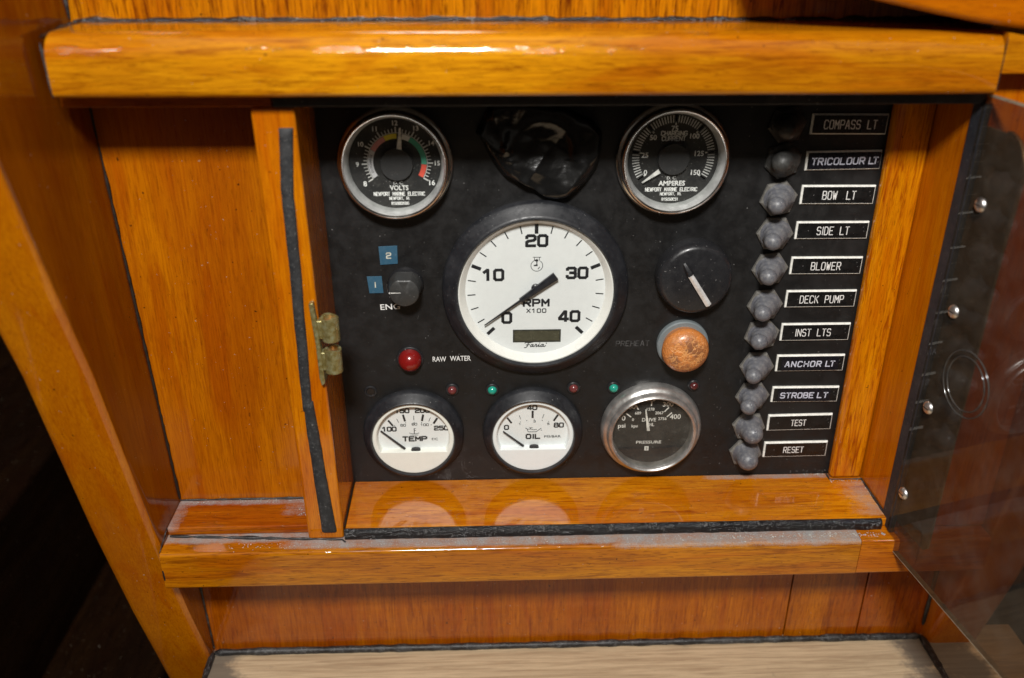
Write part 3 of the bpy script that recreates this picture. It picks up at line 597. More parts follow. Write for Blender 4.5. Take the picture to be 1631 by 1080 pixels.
def bar3(name, p0, p1, w0, w1, h0, h1, mat, parent, ridge=.5):
    d = (p1-p0).normalized(); q = Vector((-d.y, d.x)); V = []
    for p, w_ in ((p0, w0), (p1, w1)):
        for a_, h in ((-.5, h0), (.5, h0), (.5, h1-ridge*.5), (0, h1), (-.5, h1-ridge*.5)): r_ = p+q*a_*w_; V.append((r_.x, -h, r_.y))
    return fixn(mk(name, V, [(0, 1, 2, 3, 4), (9, 8, 7, 6, 5)]+[(i, (i+1) % 5, 5+(i+1) % 5, 5+i) for i in range(5)], mat, parent))
nt_ = bar3('needle', tail, sh, 4.3, 2.4, 3.8, 5.6, 'needleblack', tg); bar3('needle_tip', sh, tip, 1.1, .45, 4.2, 5.0, 'needleblack', nt_, .2)

# small white gauges
def white_gauge(name, label, cx, cz, maskm):
    t_ = thing(name, label, 'gauge', (cx, 0, cz))
    ringlathe('bezel', [(28.4, 0), (28.6, 1.2), (28.4, 2.6), (27.6, 3.8), (26.6, 4.6), (24.6, 7.9), (24.0, 8.3), (23.4, 8.2), (23.0, 7.4), (22.9, 6.0)], 'bezel', t_, n=96, angle=40)
    disc('dial', 21.5, 2.6, 'white', t_); N = 144; V, F = [], []
    def rr(a_, g):
        x_, z_ = math.cos(a_), math.sin(a_); r_ = 20.6-g; zb = 8.7-g*.4
        if z_ < 0: r_ = min(r_, zb/(-z_))
        if z_ < 0 and x_: 
            den = abs(x_)*.62+(-z_)*.785; r_ = min(r_, (18.3-g)/den if den > 0 else r_)
        return r_
    for i in range(N):
        a_ = 2*PI*i/N; c_, s_ = math.cos(a_), math.sin(a_)
        for r_, h in ((23.1, 6.3), (22.6, 6.7), (rr(a_, -.5), 6.7), (rr(a_, 0), 6.3), (rr(a_, .7), 2.55)): V.append((r_*c_, -h, r_*s_))
    for i in range(N):
        k_ = (i+1) % N
        for j in range(4): F.append((i*5+j, i*5+j+1, k_*5+j+1, k_*5+j))
    mk('dial_cover', V, F, maskm, t_, True, 25)
    disc('glass', 23.2, 7.5, 'glass', t_); return t_
g = white_gauge('temperature_gauge', 'small white TEMP gauge in a black rim, bottom left corner of the panel', -48.5, -66.8, 'maskwarm')
nu = Flat(2.75)
for s_, x_, z_ in (('100', -13.6, 4.5), ('150', -5.8, 16.4), ('200', 5.6, 16.4), ('250', 15.9, 4.7)): nu.stroke(s_, x_, z_, 2.5, 2.8, .78, 2.05)
for (x0, z0, x1, z1, w_) in ((-13.7, 10.0, -11.6, 6.9, 1.1), (-5.3, 13.5, -4.5, 9.8, 1.2), (5.9, 13.4, 5.2, 9.9, 1.2), (13.6, 11.0, 11.8, 8.0, 1.2), (-9.0, 11.2, -8.0, 8.7, .3), (.6, 12.9, .6, 10.2, .35), (9.9, 11.6, 9.0, 9.2, .3)): nu.line([(x0, z0), (x1, z1)], w_)
for s_, x_, z_ in (('60', -5.6, 6.9), ('80', .8, 7.5), ('100', 6.5, 7.0)): nu.stroke(s_, x_, z_, 1.4, 1.6, .3, 1.2)
nu.stroke('TEMP', .6, -2.2, 2.7, 3.6, .9, 2.6); nu.text('F/C', 12.0, -2.6, 1.6, 3.4, bold=.01)
nu.line([(.5, 1.2), (.5, 4.6)], .45); nu.line([(.5, 4.6), (1.4, 4.6)], .25); nu.line([(.5, 3.4), (1.4, 3.4)], .25); nu.line([(-2.3, 1.7), (-.8, 1.2), (1.7, 1.2), (3.2, 1.7)], .3); nu.line([(-1.8, .3), (2.6, .3)], .3)
for x_, z_ in ((-10.4, 6.8), (-4.1, 8.5), (.7, 8.7), (4.9, 8.5), (10.2, 6.9)): nu.disc((x_, z_), .28, 8)
nu.build('lettering', 'print', g)
bar3('needle', Vector((-5.2, -8.0)), Vector((-18.3, 4.2)), 1.2, .6, 3.6, 4.6, 'needleblack', g, .3)
lathe('pivot', [(4.8, 2.6), (4.8, 5.0), (4.4, 5.6), (.01, 5.7)], 'needleblack', g, n=40, off=(1., 0, -12.5))
g = white_gauge('oil_pressure_gauge', 'small white OIL gauge in a black rim, straight below the rev counter', 19.4, -66.3, 'mask')
nu = Flat(2.75)
for s_, x_, z_ in (('0', -15.0, 3.9), ('40', -.5, 16.7), ('80', 14.8, 4.9)): nu.stroke(s_, x_, z_, 2.6, 2.95, .78, 2.15)
for (x0, z0, x1, z1, w_) in ((-14.4, 10.0, -12.3, 6.9, 1.1), (-.2, 14.2, -.2, 10.2, 1.2), (14., 11.4, 12.0, 8.1, 1.2), (-7.7, 11.6, -7.0, 9.2, .3), (6.2, 12.2, 5.4, 9.6, .3)): nu.line([(x0, z0), (x1, z1)], w_)
for s_, x_, z_ in (('1', -7.4, 6.0), ('3', .9, 7.6), ('5', 8.8, 5.8)): nu.stroke(s_, x_, z_, 1.2, 1.4, .25, 1.1)
nu.stroke('OIL', .2, -2.4, 2.7, 3.6, .9, 2.5); nu.text('PSI/BAR', 11.4, -2.6, 1.5, 9.6, bold=.015)
nu.line([(-4.2, 3.2), (-3.2, 2.7), (-2.6, .7), (2.0, .7), (4.8, 3.0)], .35); nu.line([(-3.0, 2.5), (-1.2, 2.5), (.6, 2.0), (2.2, 2.3)], .3); nu.line([(-1.2, 2.6), (-1.2, 3.3)], .3); nu.line([(-2.2, 3.4), (-.2, 3.4)], .3); nu.disc((4.9, 1.7), .3, 8)
for x_, z_ in ((-7.1, 7.4), (-3.5, 8.2), (.7, 9.0), (5.3, 8.2), (9.0, 7.4)): nu.disc((x_, z_), .26, 8)
nu.build('lettering', 'print', g)
bar3('needle', Vector((-5.3, -8.0)), Vector((-16.9, 2.0)), 1.2, .6, 3.6, 4.6, 'needleblack', g, .3)
lathe('pivot', [(4.8, 2.6), (4.8, 5.0), (4.4, 5.6), (.01, 5.7)], 'needleblack', g, n=40, off=(.8, 0, -12.5))

# drive oil pressure gauge
g = thing('drive_pressure_gauge', 'black drive oil pressure gauge in a thick dull silver rim, lower right', 'gauge', (87.1, 0, -64.6))
ringlathe('bezel', [(28.6, 0), (28.9, 1.8), (28.6, 4.2), (27.6, 6.2), (26.4, 7.0), (25.9, 7.3), (25.6, 8.6), (24.9, 10.2), (24.0, 10.8), (23.2, 10.4), (22.7, 9.2), (22.5, 5.0), (22.5, 2.6)], 'alu', g, n=110, angle=60)
disc('dial', 23, 3.6, 'dialblack', g); disc('glass', 22.9, 8.2, 'dirtyglass', g, dome=.6)
nu = Flat(3.8); o_ = (-1.6, 5.1)
for s_, x_, z_, h, w_ in (('0', -14.6, 2.6, 3.2, None), ('100', -10.9, 10.0, 3.0, 5.4), ('200', -.1, 14.9, 3.0, 5.8), ('300', 10.2, 11.3, 3.0, 6.0), ('400', 14.9, 3.1, 3.2, 6.2), ('0', -9.2, 1.5, 1.7, None), ('689', -6.6, 5.8, 1.9, 3.5), ('1378', .4, 8.2, 1.9, 4.4), ('2067', 5.6, 5.7, 1.9, 4.8), ('2756', 7.6, 1.9, 1.9, 4.8), ('psi', -15.4, -2.8, 3.4, 4.2), ('kps', -8.0, -3.0, 2.6, 3.6), ('DRIVE', -.0, 1.3, 2.3, 8.0), ('OIL', 1.0, -1.9, 2.1, 4.6), ('PRESSURE', .8, -13.7, 1.9, 14.5)):
    nu.text(s_, x_+o_[0], z_+o_[1], h, w_, bold=.012)
for (x0, z0, x1, z1) in ((-13.2, 5.6, -10.6, 3.4), (-7.9, 10.8, -6.6, 8.2), (.8, 13.2, .7, 10.6), (10.6, 9.0, 8.6, 6.6), (12.6, 5.6, 10.2, 3.2)): nu.line([(x0+o_[0], z0+o_[1]), (x1+o_[0], z1+o_[1])], .7)
nu.poly([(-3.0, -11.4), (-.6, -11.4), (-.6, -14.2), (-3.0, -14.2)]); nu.build('lettering', 'wprint', g)
q = Flat(3.95); q.text('S', -1.8, -12.8, 1.7, 1.2); q.build('maker_mark', 'print', g)
q = Flat(5.6); q.poly([(-.9+o_[0]-.2, -5.0+o_[1]), (.9+o_[0]-.2, -5.0+o_[1]), (-2.4+o_[0], 9.2+o_[1]), (-3.0+o_[0], 9.2+o_[1])]); q.build('needle', 'needlewhite', g)

# ------------------------------------------------------------------ knobs, lamps
g = thing('selector_knob', 'small black engine selector knob with a white pointer line beside the blue tags', 'knob', (-48.7, 0, 25.4))
def dcut(t_): return 1 if not (R(62) < t_ < R(118)) else min(1, .885/max(.3, math.sin(t_)))
lathe('knob_skirt', [(9.4, 0), (9.5, 1.2), (8.9, 2.6)], 'knob', g, n=48)
lathe('knob_cap', [(8.9, 2.2), (8.6, 4), (8.1, 10.5), (7.6, 12.0), (7.0, 12.4), (.01, 12.5)], 'knobgrey', g, n=60, r_fn=dcut)
q = Flat(12.62); q.poly([(-7.2, -.2), (-1.6, -.0), (-1.6, .25), (-7.2, .4)]); q.disc((-7.3, .1), .5, 10); q.build('pointer_line', 'needlewhite', g)
mk('pointer_mark', [(-9.7, -3, -.3), (-8.4, -12, -.2), (-8.4, -12, .4), (-9.7, -3, .5)], [(0, 1, 2, 3)], 'needlewhite', g)

g = thing('ignition_switch', 'large round black ignition knob with a chrome key blade, right of the rev counter', 'switch', (103.0, 0, 29.8))
lathe('knob', [(19.8, 0), (20.1, 1.0), (19.9, 6.0), (19.2, 8.6), (17.8, 10.2), (16.6, 10.6), (.01, 10.9)], 'knob', g, n=96)
kd = Vector((8.2, -14.6)).normalized(); p0 = Vector((-5.6, 6.6)); p1 = Vector((7.3, -13.2))
bar3('key_blade', Vector((-3.6, 3.4)), p1, 2.8, 3.1, 10.4, 13.8, 'keymetal', g, 2.0)
V = []
for p, w_, h in ((Vector((-7.0, 9.6)), 1.2, 10.7), (Vector((-5.2, 6.6)), 2.2, 12.6), (Vector((-3.4, 3.2)), 2.4, 13.2)):
    n_ = Vector((-kd.y, kd.x))
    for a_, hh in ((-1., 10.4), (-.4, h), (.4, h), (1., 10.4)): r_ = p+n_*a_*w_; V.append((r_.x, -hh, r_.y))
fixn(mk('key_head', V, [(0, 1, 5, 4), (1, 2, 6, 5), (2, 3, 7, 6), (4, 5, 9, 8), (5, 6, 10, 9), (6, 7, 11, 10), (0, 1, 2, 3), (8, 9, 10, 11)], 'knob', g, True, 40))

g = thing('preheat_button', 'cracked orange rubber push button in a grey ring below the ignition knob', 'button', (101.0, 0, -11.4))
lathe('ring', [(14.1, 0), (14.3, 1.5), (14.1, 3.0), (13.5, 3.6), (12.6, 3.6)], 'ringgrey', g, n=64)
lathe('rubber_cap', [(11.2, 2.5), (11.6, 5), (12.4, 7.4), (12.8, 9.2), (12.3, 11.4), (10.9, 13.4), (8.6, 14.8), (5.6, 15.7), (2.6, 16.1), (.01, 16.2)], 'orange', g, n=64, angle=80)

def lamp(name, label, x_, z_, r_, h_, mat, rim, group=None):
    g = thing(name, label, 'indicator lamp', (x_, 0, z_), group)
    lathe('collar', [(rim, 0), (rim, .8), (rim-.4, 1.2), (r_*.98, 1.2)], 'knob', g, n=36)
    lathe('lens', [(r_, .8)]+[(r_*math.cos(R(a_)), h_-r_+r_*math.sin(R(a_))) for a_ in range(0, 90, 12)]+[(.01, h_)], mat, g, n=36, angle=80)
lamp('warning_lamp', 'large domed red lamp left of the RAW WATER lettering', -48.4, -19.0, 6.4, 8.2, 'redlens', 7.4)
GR = None
lamp('indicator_light', 'tiny dull red lamp above right of the TEMP gauge', -25.9, -38.6, 2.6, 3.4, 'dimred', 3.7)
lamp('indicator_light', 'tiny green lamp above left of the OIL gauge', -3.5, -39.0, 2.6, 3.4, 'greenlens', 3.7)
lamp('indicator_light', 'tiny dull red lamp above right of the OIL gauge', 42.1, -38.6, 2.6, 3.4, 'dimred', 3.7)
lamp('indicator_light', 'tiny green lamp above left of the silver-rimmed pressure gauge', 64.7, -38.8, 2.6, 3.4, 'greenlens', 3.6)
lamp('indicator_light', 'tiny dark red lamp above right of the silver-rimmed pressure gauge', 110.0, -38.2, 2.4, 3.2, 'darkred', 3.4)
for ob in list(C.objects):
    if ob.name.startswith('indicator_light'): ob['group'] = 'tiny indicator lamps above the lower gauges'

# blue embossed number tags
for s_, lab, pts in (('2', 'blue tape tag embossed with a 2 above the selector knob', [(-61.7, 46.5), (-52.0, 46.9), (-52.2, 37.0), (-61.3, 36.4)]), ('1', 'blue tape tag embossed with a 1 left of the selector knob', [(-68.8, 29.9), (-61.0, 30.0), (-60.6, 20.5), (-68.0, 20.4)])):
    cx, cz = sum(p[0] for p in pts)/4, sum(p[1] for p in pts)/4
    g = thing('number_tag', lab, 'tag', (cx, 0, cz), 'blue number tags by the selector knob')
    prism('tape', [(p[0]-cx, p[1]-cz) for p in pts], -.05, -.55, 'y', 'bluetag', g, bev=.08, seg=1)
    q = Flat(.66); q.stroke(s_, .1, -.1, 2.9, 3, .7, 2.1) if s_ == '2' else q.line([(.0, -1.4), (.0, 1.5)], .6); q.build('lettering', 'tagprint', g)

# ------------------------------------------------------------------ switches and their label plates
Z = [(113.6, 103.4), (95.2, 85.4), (77.4, 67.4), (58.1, 48.5), (38.5, 28.7), (19.4, 9.5), (-.2, -10.6), (-19.5, -29.7), (-39.7, -49.6), (-57.9, -68.3), (-76.4, -86.6)]
HX = [(143.0, 108.5, -20), (143.3, 90.5, -10), (143.7, 70.7, -18), (144.2, 51.8, -30), (144.1, 32.2, -24), (144.1, 11.2, -25), (144.6, -6.5, -15), (144.2, -26.3, -30), (144.0, -45.2, -25), (144.2, -65.2, -36), (144.4, -83.2, -38)]
TP = [(139.3, 108.0), (139.6, 92.0), (139.2, 70.3), (139.5, 51.1), (139.7, 31.8), (139.3, 11.1), (139.3, -5.5), (138.8, -26.5), (138.3, -46.3)]
NM = ['COMPASS LT', 'TRICOLOUR LT', 'BOW LT', 'SIDE LT', 'BLOWER', 'DECK PUMP', 'INST LTS', 'ANCHOR LT', 'STROBE LT', 'TEST', 'RESET']
LET = {1, 7, 8}
for i, nm in enumerate(NM):
    z1, z0 = Z[i]; x0, x1 = 155.0, 193.2-(.9 if i > 8 else 0); cx, cz = (x0+x1)/2, (z0+z1)/2; hw, hh = (x1-x0)/2, (z1-z0)/2
    g = thing('label_plate', 'black engraved label plate with white border reading '+nm if i not in LET else 'black label plate with stuck-on bold tape lettering reading '+nm, 'label plate', (cx, 0, cz), 'label plates beside the switches')
    rz = R((.3, -.5, .2, .1, .2, 0, 0, 0, .2, -.4, -.2)[i]*1.5); g.rotation_euler = (0, rz, 0)
    h = 1.5; tb = (.80, .70, .5, .5)           # bevel widths left, top, right, bottom
    V = [(-hw, 0, -hh), (hw, 0, -hh), (hw, 0, hh), (-hw, 0, hh), (-hw, -h*.55, -hh), (hw, -h*.55, -hh), (hw, -h*.55, hh), (-hw, -h*.55, hh), (-hw+tb[0], -h, -hh+tb[3]), (hw-tb[2], -h, -hh+tb[3]), (hw-tb[2], -h, hh-tb[1]), (-hw+tb[0], -h, hh-tb[1])]
    F = [(0, 1, 5, 4), (1, 2, 6, 5), (2, 3, 7, 6), (3, 0, 4, 7), (4, 5, 9, 8), (5, 6, 10, 9), (6, 7, 11, 10), (7, 4, 8, 11), (8, 9, 10, 11)]
    fixn(mk('border', V, F, 'plate_core', g))
    mk('plate_face', [(-hw+tb[0], -h-.03, -hh+tb[3]+.16), (hw-tb[2]-.16, -h-.03, -hh+tb[3]+.16), (hw-tb[2]-.16, -h-.03, hh-tb[1]), (-hw+tb[0], -h-.03, hh-tb[1])], [(0, 1, 2, 3)], 'plate_face', g)
    q = Flat(h+.08)
    if i in LET:
        wt = {1: 36.2, 7: 32, 8: 30}[i]/2; sx = {1: .4, 7: -.4, 8: -.8}[i]
        board('tape', (sx-wt, sx+wt), (-h-.45, -h-.02), (-hh+.9, hh-1.1), 'tape_face', g, bev=.08, seg=1)
        q.h = h+.55; wds = nm.split(); W_ = {1: (27.2, 4.9, 34.0), 7: (20.6, 5.3, 28.2), 8: (19.3, 6.2, 27.4)}[i]
        
        for wd_, cx_, ww in ((wds[0], sx-W_[2]/2+W_[0]/2, W_[0]), (wds[1], sx+W_[2]/2-W_[1]/2, W_[1])):
            ne = sum(.45 if c_ == 'I' else 1 for c_ in wd_)-1; cw_ = 2.25; q.stroke(wd_, cx_, -.1, 3.2, (ww-cw_-.6)/ne, .64, cw_, slant=.06)
        q.build('lettering', 'tapeprint', g)
    else:
        adv = {9: 2.3, 10: 2.45, 4: 2.75}.get(i, 2.68)
        q.stroke(nm.replace(' ', '   ' if i == 2 else '  '), {0: .5, 2: .6, 3: .4, 4: -.3, 5: .4, 6: -1.4, 9: -.8, 10: -1.2}[i], -.1, 4.2 if i < 9 else 3.8, adv, .44, adv*.68)
        q.build('lettering', 'wprint', g)

def hexbase(parent, rot, mat, sz=9.7):
    V, F = [], []; P6 = [(sz*math.cos(R(rot+30+60*i)), sz*math.sin(R(rot+30+60*i))) for i in range(6)]
    V = [(x_, 0, z_) for x_, z_ in P6]+[(x_, -1.6, z_) for x_, z_ in P6]+[(x_*.9, -2.6, z_*.9) for x_, z_ in P6]
    F = [(i, (i+1) % 6, 6+(i+1) % 6, 6+i) for i in range(6)]+[(6+i, 6+(i+1) % 6, 12+(i+1) % 6, 12+i) for i in range(6)]+[tuple(range(12, 18))]
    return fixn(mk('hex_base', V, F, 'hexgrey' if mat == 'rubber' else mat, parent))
ORD = ['COMPASS LT', 'TRICOLOUR LT', 'BOW LT', 'SIDE LT', 'BLOWER', 'DECK PUMP', 'INST LTS', 'ANCHOR LT', 'STROBE LT', 'TEST', 'RESET']
for i, (hx_, hz_, rot) in enumerate(HX):
    btn = i > 8; mat = 'rubber_shaded' if i < 2 else 'rubber'
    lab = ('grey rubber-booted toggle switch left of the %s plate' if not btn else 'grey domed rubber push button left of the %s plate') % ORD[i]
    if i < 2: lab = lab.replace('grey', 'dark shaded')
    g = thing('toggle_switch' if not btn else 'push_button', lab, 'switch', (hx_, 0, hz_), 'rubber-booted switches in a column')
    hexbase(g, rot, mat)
    if btn: dx, dz, H_ = ((.4, -.6) if i == 9 else (-.6, -.6))+(9.5,); pr = [(0, 8.0), (.12, 7.6), (.25, 6.8), (.45, 6.3), (.7, 6.1)]; rt_ = 5.9
    else: dx, dz = TP[i][0]-hx_, TP[i][1]-hz_; H_ = 13.; pr = [(0, 8.2), (.06, 7.9), (.14, 7.3), (.24, 6.4), (.27, 6.5), (.36, 5.7), (.5, 5.0), (.54, 5.0), (.62, 4.2), (.72, 3.7), (.78, 3.8), (.83, 4.3)]; rt_ = 4.5
    if i == 1: H_, rt_ = 11., 5.2; pr = [(0, 8.4), (.12, 7.8), (.22, 6.6), (.4, 5.6), (.8, 5.2)]
    ax = Vector((dx, -H_, dz)); d = ax.normalized(); a_ = d.cross(Vector((0, 0, 1))).normalized(); b_ = d.cross(a_)
    V, F = [], []; n = 32; rings = []
    for t_, r_ in pr: k_ = t_**1.0; c_ = Vector((dx*k_, -2.2-(H_-2.2)*t_, dz*k_)); rings.append((c_, r_, min(1, t_*2.5)))
    tipc = Vector((dx*.86, -2.2-(H_-2.2)*.86, dz*.86))
    for q_ in range(0, 7): t_ = q_*15; rings.append((tipc+d*rt_*math.sin(R(t_)), max(.02, rt_*math.cos(R(t_))), 1))
    wv = random.uniform(0, 50)
    for c_, r_, bl in rings:
        for j in range(n):
            t_ = 2*PI*j/n; rr_ = r_*(1+.035*noise.noise(Vector((math.cos(t_)*2, math.sin(t_)*2, wv+c_.y*.4))))
            off = (Vector((math.cos(t_), 0, math.sin(t_)))*(1-bl)+(-a_*math.cos(t_)+b_*-math.sin(t_)*(-1 if False else 1))*0)*rr_
            aa = Vector((1, 0, 0)).lerp(Vector((1, 0, 0))-d*d.x, bl).normalized(); bb = Vector((0, 0, 1)).lerp((Vector((0, 0, 1))-d*d.z), bl).normalized()
            V.append(tuple(c_+(aa*math.cos(t_)+bb*math.sin(t_))*rr_))
    for q_ in range(len(rings)-1):
        for j in range(n): k_ = (j+1) % n; F.append((q_*n+j, (q_+1)*n+j, (q_+1)*n+k_, q_*n+k_))
    fixn(mk('rubber_dome' if btn else 'rubber_boot', V, F, mat, g, True, 80))

# ------------------------------------------------------------------ crumpled tape over the empty hole
OUT = [(-10.8, 105.6), (-7.5, 112), (-3.6, 119.8), (11.5, 120.5), (22, 118.5), (32.8, 117.6), (41, 114), (46.7, 111.5), (51.6, 105.3), (51.2, 96), (49.9, 87.7), (46, 81.5), (41.8, 77.5), (35.7, 71.8), (30, 70.6), (24.5, 71.6), (16.5, 77.2), (9, 80.5), (2.3, 84.2), (-2, 90), (-5.4, 96.3), (-7.2, 101)]
cx, cz = 22.5, 96.; V, F = [], []; NA, NR = 132, 36
def creaseh(x_, z_):
    h = .9
    for (ax_, az_, bx_, bz_, hh, wd) in ((-10, 106, 10, 88, 1.6, 5.2), (-2, 118, 4, 98, 1.8, 4.5), (10, 118, 4, 98, 1.8, 4.0), (36, 114, 40, 92, 1.4, 4.6), (51, 98, 34, 76, 4.2, 8.5), (24, 96, 14, 80, 1.6, 6), (2, 90, 22, 74, 1.2, 4)):
        dx, dz = bx_-ax_, bz_-az_; t_ = max(0, min(1, ((x_-ax_)*dx+(z_-az_)*dz)/(dx*dx+dz*dz))); d = math.hypot(x_-ax_-t_*dx, z_-az_-t_*dz)
        h += hh*max(0, 1-d/wd)**1.3
    rr_ = math.hypot(x_-22, z_-96); h += .9*math.exp(-((rr_-15.5)/2.2)**2)*(z_ > 92)
    wx_ = x_+2.5*noise.noise(Vector((x_*.06, z_*.06, 9))); wz_ = z_+2.5*noise.noise(Vector((x_*.06, z_*.06, 4)))
    for an, wd, am, c_ in ((68, 15, 2.3, 3), (-35, 11, 1.3, 1), (12, 19, 1.7, 6), (105, 8, .6, 2)):
        q_ = ((wx_*math.cos(R(an))+wz_*math.sin(R(an))+c_)/wd) % 2; h += am*abs(q_-1)
    return max(.25, h)
def outl(t_):
    # ray from the centre to the outline
    dx, dz = math.cos(t_), math.sin(t_); best = 1e9
    for (p, q_) in zip(OUT, OUT[1:]+OUT[:1]):
        ex, ez = q_[0]-p[0], q_[1]-p[1]; den = dx*ez-dz*ex
        if abs(den) < 1e-9: continue
        s_ = ((p[0]-cx)*ez-(p[1]-cz)*ex)/den; u_ = ((p[0]-cx)*dz-(p[1]-cz)*dx)/den
        if s_ > 0 and -1e-6 <= u_ <= 1+1e-6: best = min(best, s_)
    return best
for j in range(NR+1):
    for i in range(NA):
        t_ = 2*PI*i/NA; r_ = outl(t_)*j/NR; x_, z_ = cx+r_*math.cos(t_), cz+r_*math.sin(t_)
        e_ = min(1, (1-j/NR)*9+.22); V.append((x_, -creaseh(x_, z_)*e_-.15, z_))
for j in range(NR):
    for i in range(NA): k_ = (i+1) % NA; F.append((j*NA+i, (j+1)*NA+i, (j+1)*NA+k_, j*NA+k_))
tp_ = mk('tape_patch', V, F, 'vinyl', None, True, 60); fixn(tp_)
tag(tp_, 'crumpled shiny black vinyl tape covering a hole between the two top gauges', 'tape')

# ------------------------------------------------------------------ broken brass catch on the post
g = thing('brass_catch', 'tarnished brass catch with two hollow barrels on the left post edge', 'catch', (-86, -46, 14))
prism('back_plate', [(-4.6, 22), (-2.4, 22.4), (-1.6, 12), (-1.0, 0), (-.4, -21), (-2.2, -22.5), (-3.0, -18), (-3.2, 0), (-4.2, 14)], -3.2, 8, 'y', 'brass', g, bev=.6)
for z0, z1 in ((1.8, 13.8), (-15.4, -3.2)):
    V, F = [], []; n = 32; c_ = (4.2, -.2)
    for r_, z_ in ((4.3, z0), (4.3, z1), (3.9, z1+.25), (3.1, z1), (3.0, z1-5)):
        for i in range(n): t_ = 2*PI*i/n; V.append((c_[0]+r_*math.cos(t_), c_[1]+r_*math.sin(t_), z_+(.5*math.cos(t_*2+z0) if z_ > z0 else 0)))
    for j in range(4):
        for i in range(n): k_ = (i+1) % n; F.append((j*n+i, j*n+k_, (j+1)*n+k_, (j+1)*n+i))
    F.append(tuple(range(n))); br = fixn(mk('barrel', V, F, 'brass', g, True, 50))
    mk('bore', [(c_[0]+3.05*math.cos(2*PI*i/n), c_[1]+3.05*math.sin(2*PI*i/n), z1-2.2) for i in range(n)], [tuple(range(n))], 'copper', br)
board('neck', (-2.6, 1.6), (-2.2, 3), (2.8, 12.6), 'brass', g, bev=.8); board('neck', (-2.4, 1.6), (-2.2, 3), (-14.4, -4.4), 'brass', g, bev=.8)

# ------------------------------------------------------------------ smoked acrylic door, hinged open
dv = Vector((.145, -.989, 0)).normalized(); dn = Vector((-dv.y, dv.x, 0)).normalized()      # dn looks to +X; the seen face looks to -X
door = thing('acrylic_door', 'smoked clear acrylic door swung open at the right edge of the panel', 'door', (214.6, -47, 0))
door.rotation_euler = (0, 0, math.atan2(dv.y, dv.x))                                        # local +X runs along the door, local -Y is the far face
def dl(u, t_, z): return (u, t_, z)          # u along the door, t_ out of the seen face is negative local Y... see below
# in local axes the face that the camera sees looks to local -Y or +Y:
sgn = -1 if (Matrix.Rotation(door.rotation_euler.z, 3, 'Z') @ Vector((0, 1, 0))).x > 0 else 1   # +Y local side facing world -X ?
o = prism('pane', [(0.5, -112.5), (290, -112.5), (290, 131.5), (3, 131.5), (.5, 129)], -1.5, 1.5, 'y', 'smoke', door, bev=0)
bk = -sgn
prism('pane_edge', [(1, -113.0), (290, -113.0), (290, -112.6), (1, -112.6)], -1.45, 1.45, 'y', 'cutedge', door, bev=0)
prism('pane_edge', [(3, 131.6), (290, 131.6), (290, 132), (3, 132)], -1.45, 1.45, 'y', 'cutedge', door, bev=0)
def yr(a_, b_): return tuple(sorted((a_*bk, b_*bk)))
pl = [(-1.6, -98), (27, -98), (30, -95), (30, 101)]+[(15+15*math.cos(R(a_)), 101+17*math.sin(R(a_))) for a_ in range(10, 91, 10)]+[(-1.6, 118)]
yb = yr(1.8, 3.3); prism('hinge_leaf', pl, yb[0], yb[1], 'y', 'hingemetal', door, bev=.3, seg=1)
tube('hinge_knuckle', [(-1.2, 3.4*bk, -98), (-1.2, 3.4*bk, 118)], 2.3, 'hingemetal', door, n=12, step=0)
e_ = [(29.6, 70), (30.2, 101)]+[(15+15.6*math.cos(R(a_)), 101+17.6*math.sin(R(a_))) for a_ in range(10, 91, 8)]
tube('leaf_edge', [(p[0], 3.2*bk*.9, p[1]) for p in e_], 1.1, 'hingeedge', door, n=6, step=0)
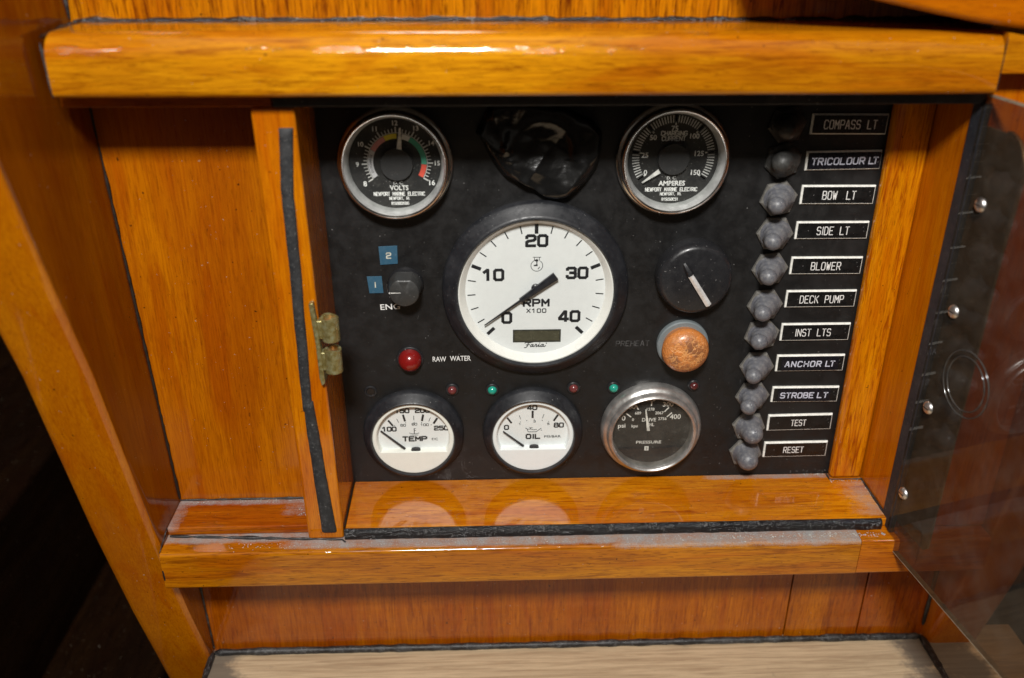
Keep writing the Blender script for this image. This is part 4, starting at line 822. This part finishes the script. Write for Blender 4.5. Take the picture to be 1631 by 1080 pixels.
for u, z in ((14, 85.8), (13, 33), (11, -20.8), (7.4, -75.5)):
    V, F = [], []; n = 24
    for r_, h in ((3.4, 1.5), (3.3, 2.1), (2.6, 2.9), (1.4, 3.3), (.02, 3.4)):
        for i in range(n): t_ = 2*PI*i/n; V.append((r_*math.cos(t_), -bk*h, r_*math.sin(t_)))
    for j in range(4):
        for i in range(n): k_ = (i+1) % n; F.append((j*n+i, (j+1)*n+i, (j+1)*n+k_, j*n+k_))
    s_ = fixn(mk('screw', V, F, 'steel', door, True, 60)); s_.location = Vector((u, 0, z))*S
    ns = mk('screw_slot', [(-2.2, -bk*3.45, -.3), (2.2, -bk*3.45, -.3), (2.2, -bk*3.45, .3), (-2.2, -bk*3.45, .3)], [(0, 1, 2, 3)], 'seam', s_)
for r_ in (16.2, 13.2):
    tube('grip_ring', [(32+r_*math.cos(R(a_)), -bk*1.6, 4+r_*math.sin(R(a_))) for a_ in range(0, 361, 8)], .38, 'ringclear', door, n=6, step=0)

# ------------------------------------------------------------------ lint and crumbs lying on the ledges
V, F = [], []
def flake(x_, y_, z_, r_):
    b = len(V); a0 = random.uniform(0, 6)
    for i in range(5): t_ = a0+i*1.257; V.append((x_+r_*random.uniform(.5, 1)*math.cos(t_), y_+r_*random.uniform(.5, 1)*math.sin(t_), z_+random.uniform(0, r_*.4)))
    V.append((x_, y_, z_+r_*.7)); 
    for i in range(5): F.append((b+i, b+(i+1) % 5, b+5))
for q_ in range(420): x_ = random.uniform(-150, 210); flake(x_, random.uniform(-53, -48.6) if random.random() < .8 else random.uniform(-56, -48), -104.9, random.uniform(.15, .5))
for q_ in range(120): flake(random.uniform(120, 211), random.gauss(-51, 1.4), -104.9, random.uniform(.2, .8))
for q_ in range(90): flake(random.uniform(-181, -105), random.gauss(-17.5, .9), -99.5, random.uniform(.15, .5))
for q_ in range(60): flake(random.uniform(-113, -105), random.uniform(-32, -16), -99.5, random.uniform(.15, .5))
for q_ in range(70): x_ = random.uniform(180, 212); flake(min(x_, 195) if random.random() < .5 else x_, random.gauss(-8.5, .8) if x_ > 196 else random.gauss(-1.5, .8), -99.3, random.uniform(.15, .5))
for q_ in range(60): t_ = random.random(); flake(214-random.random()*1.4, -8-34*t_, -99.3, random.uniform(.15, .45))
tag(mk('dust_flakes', V, F, 'lint', None), kind='stuff', label='grey dust and lint lying along the ledges', cat='dust')
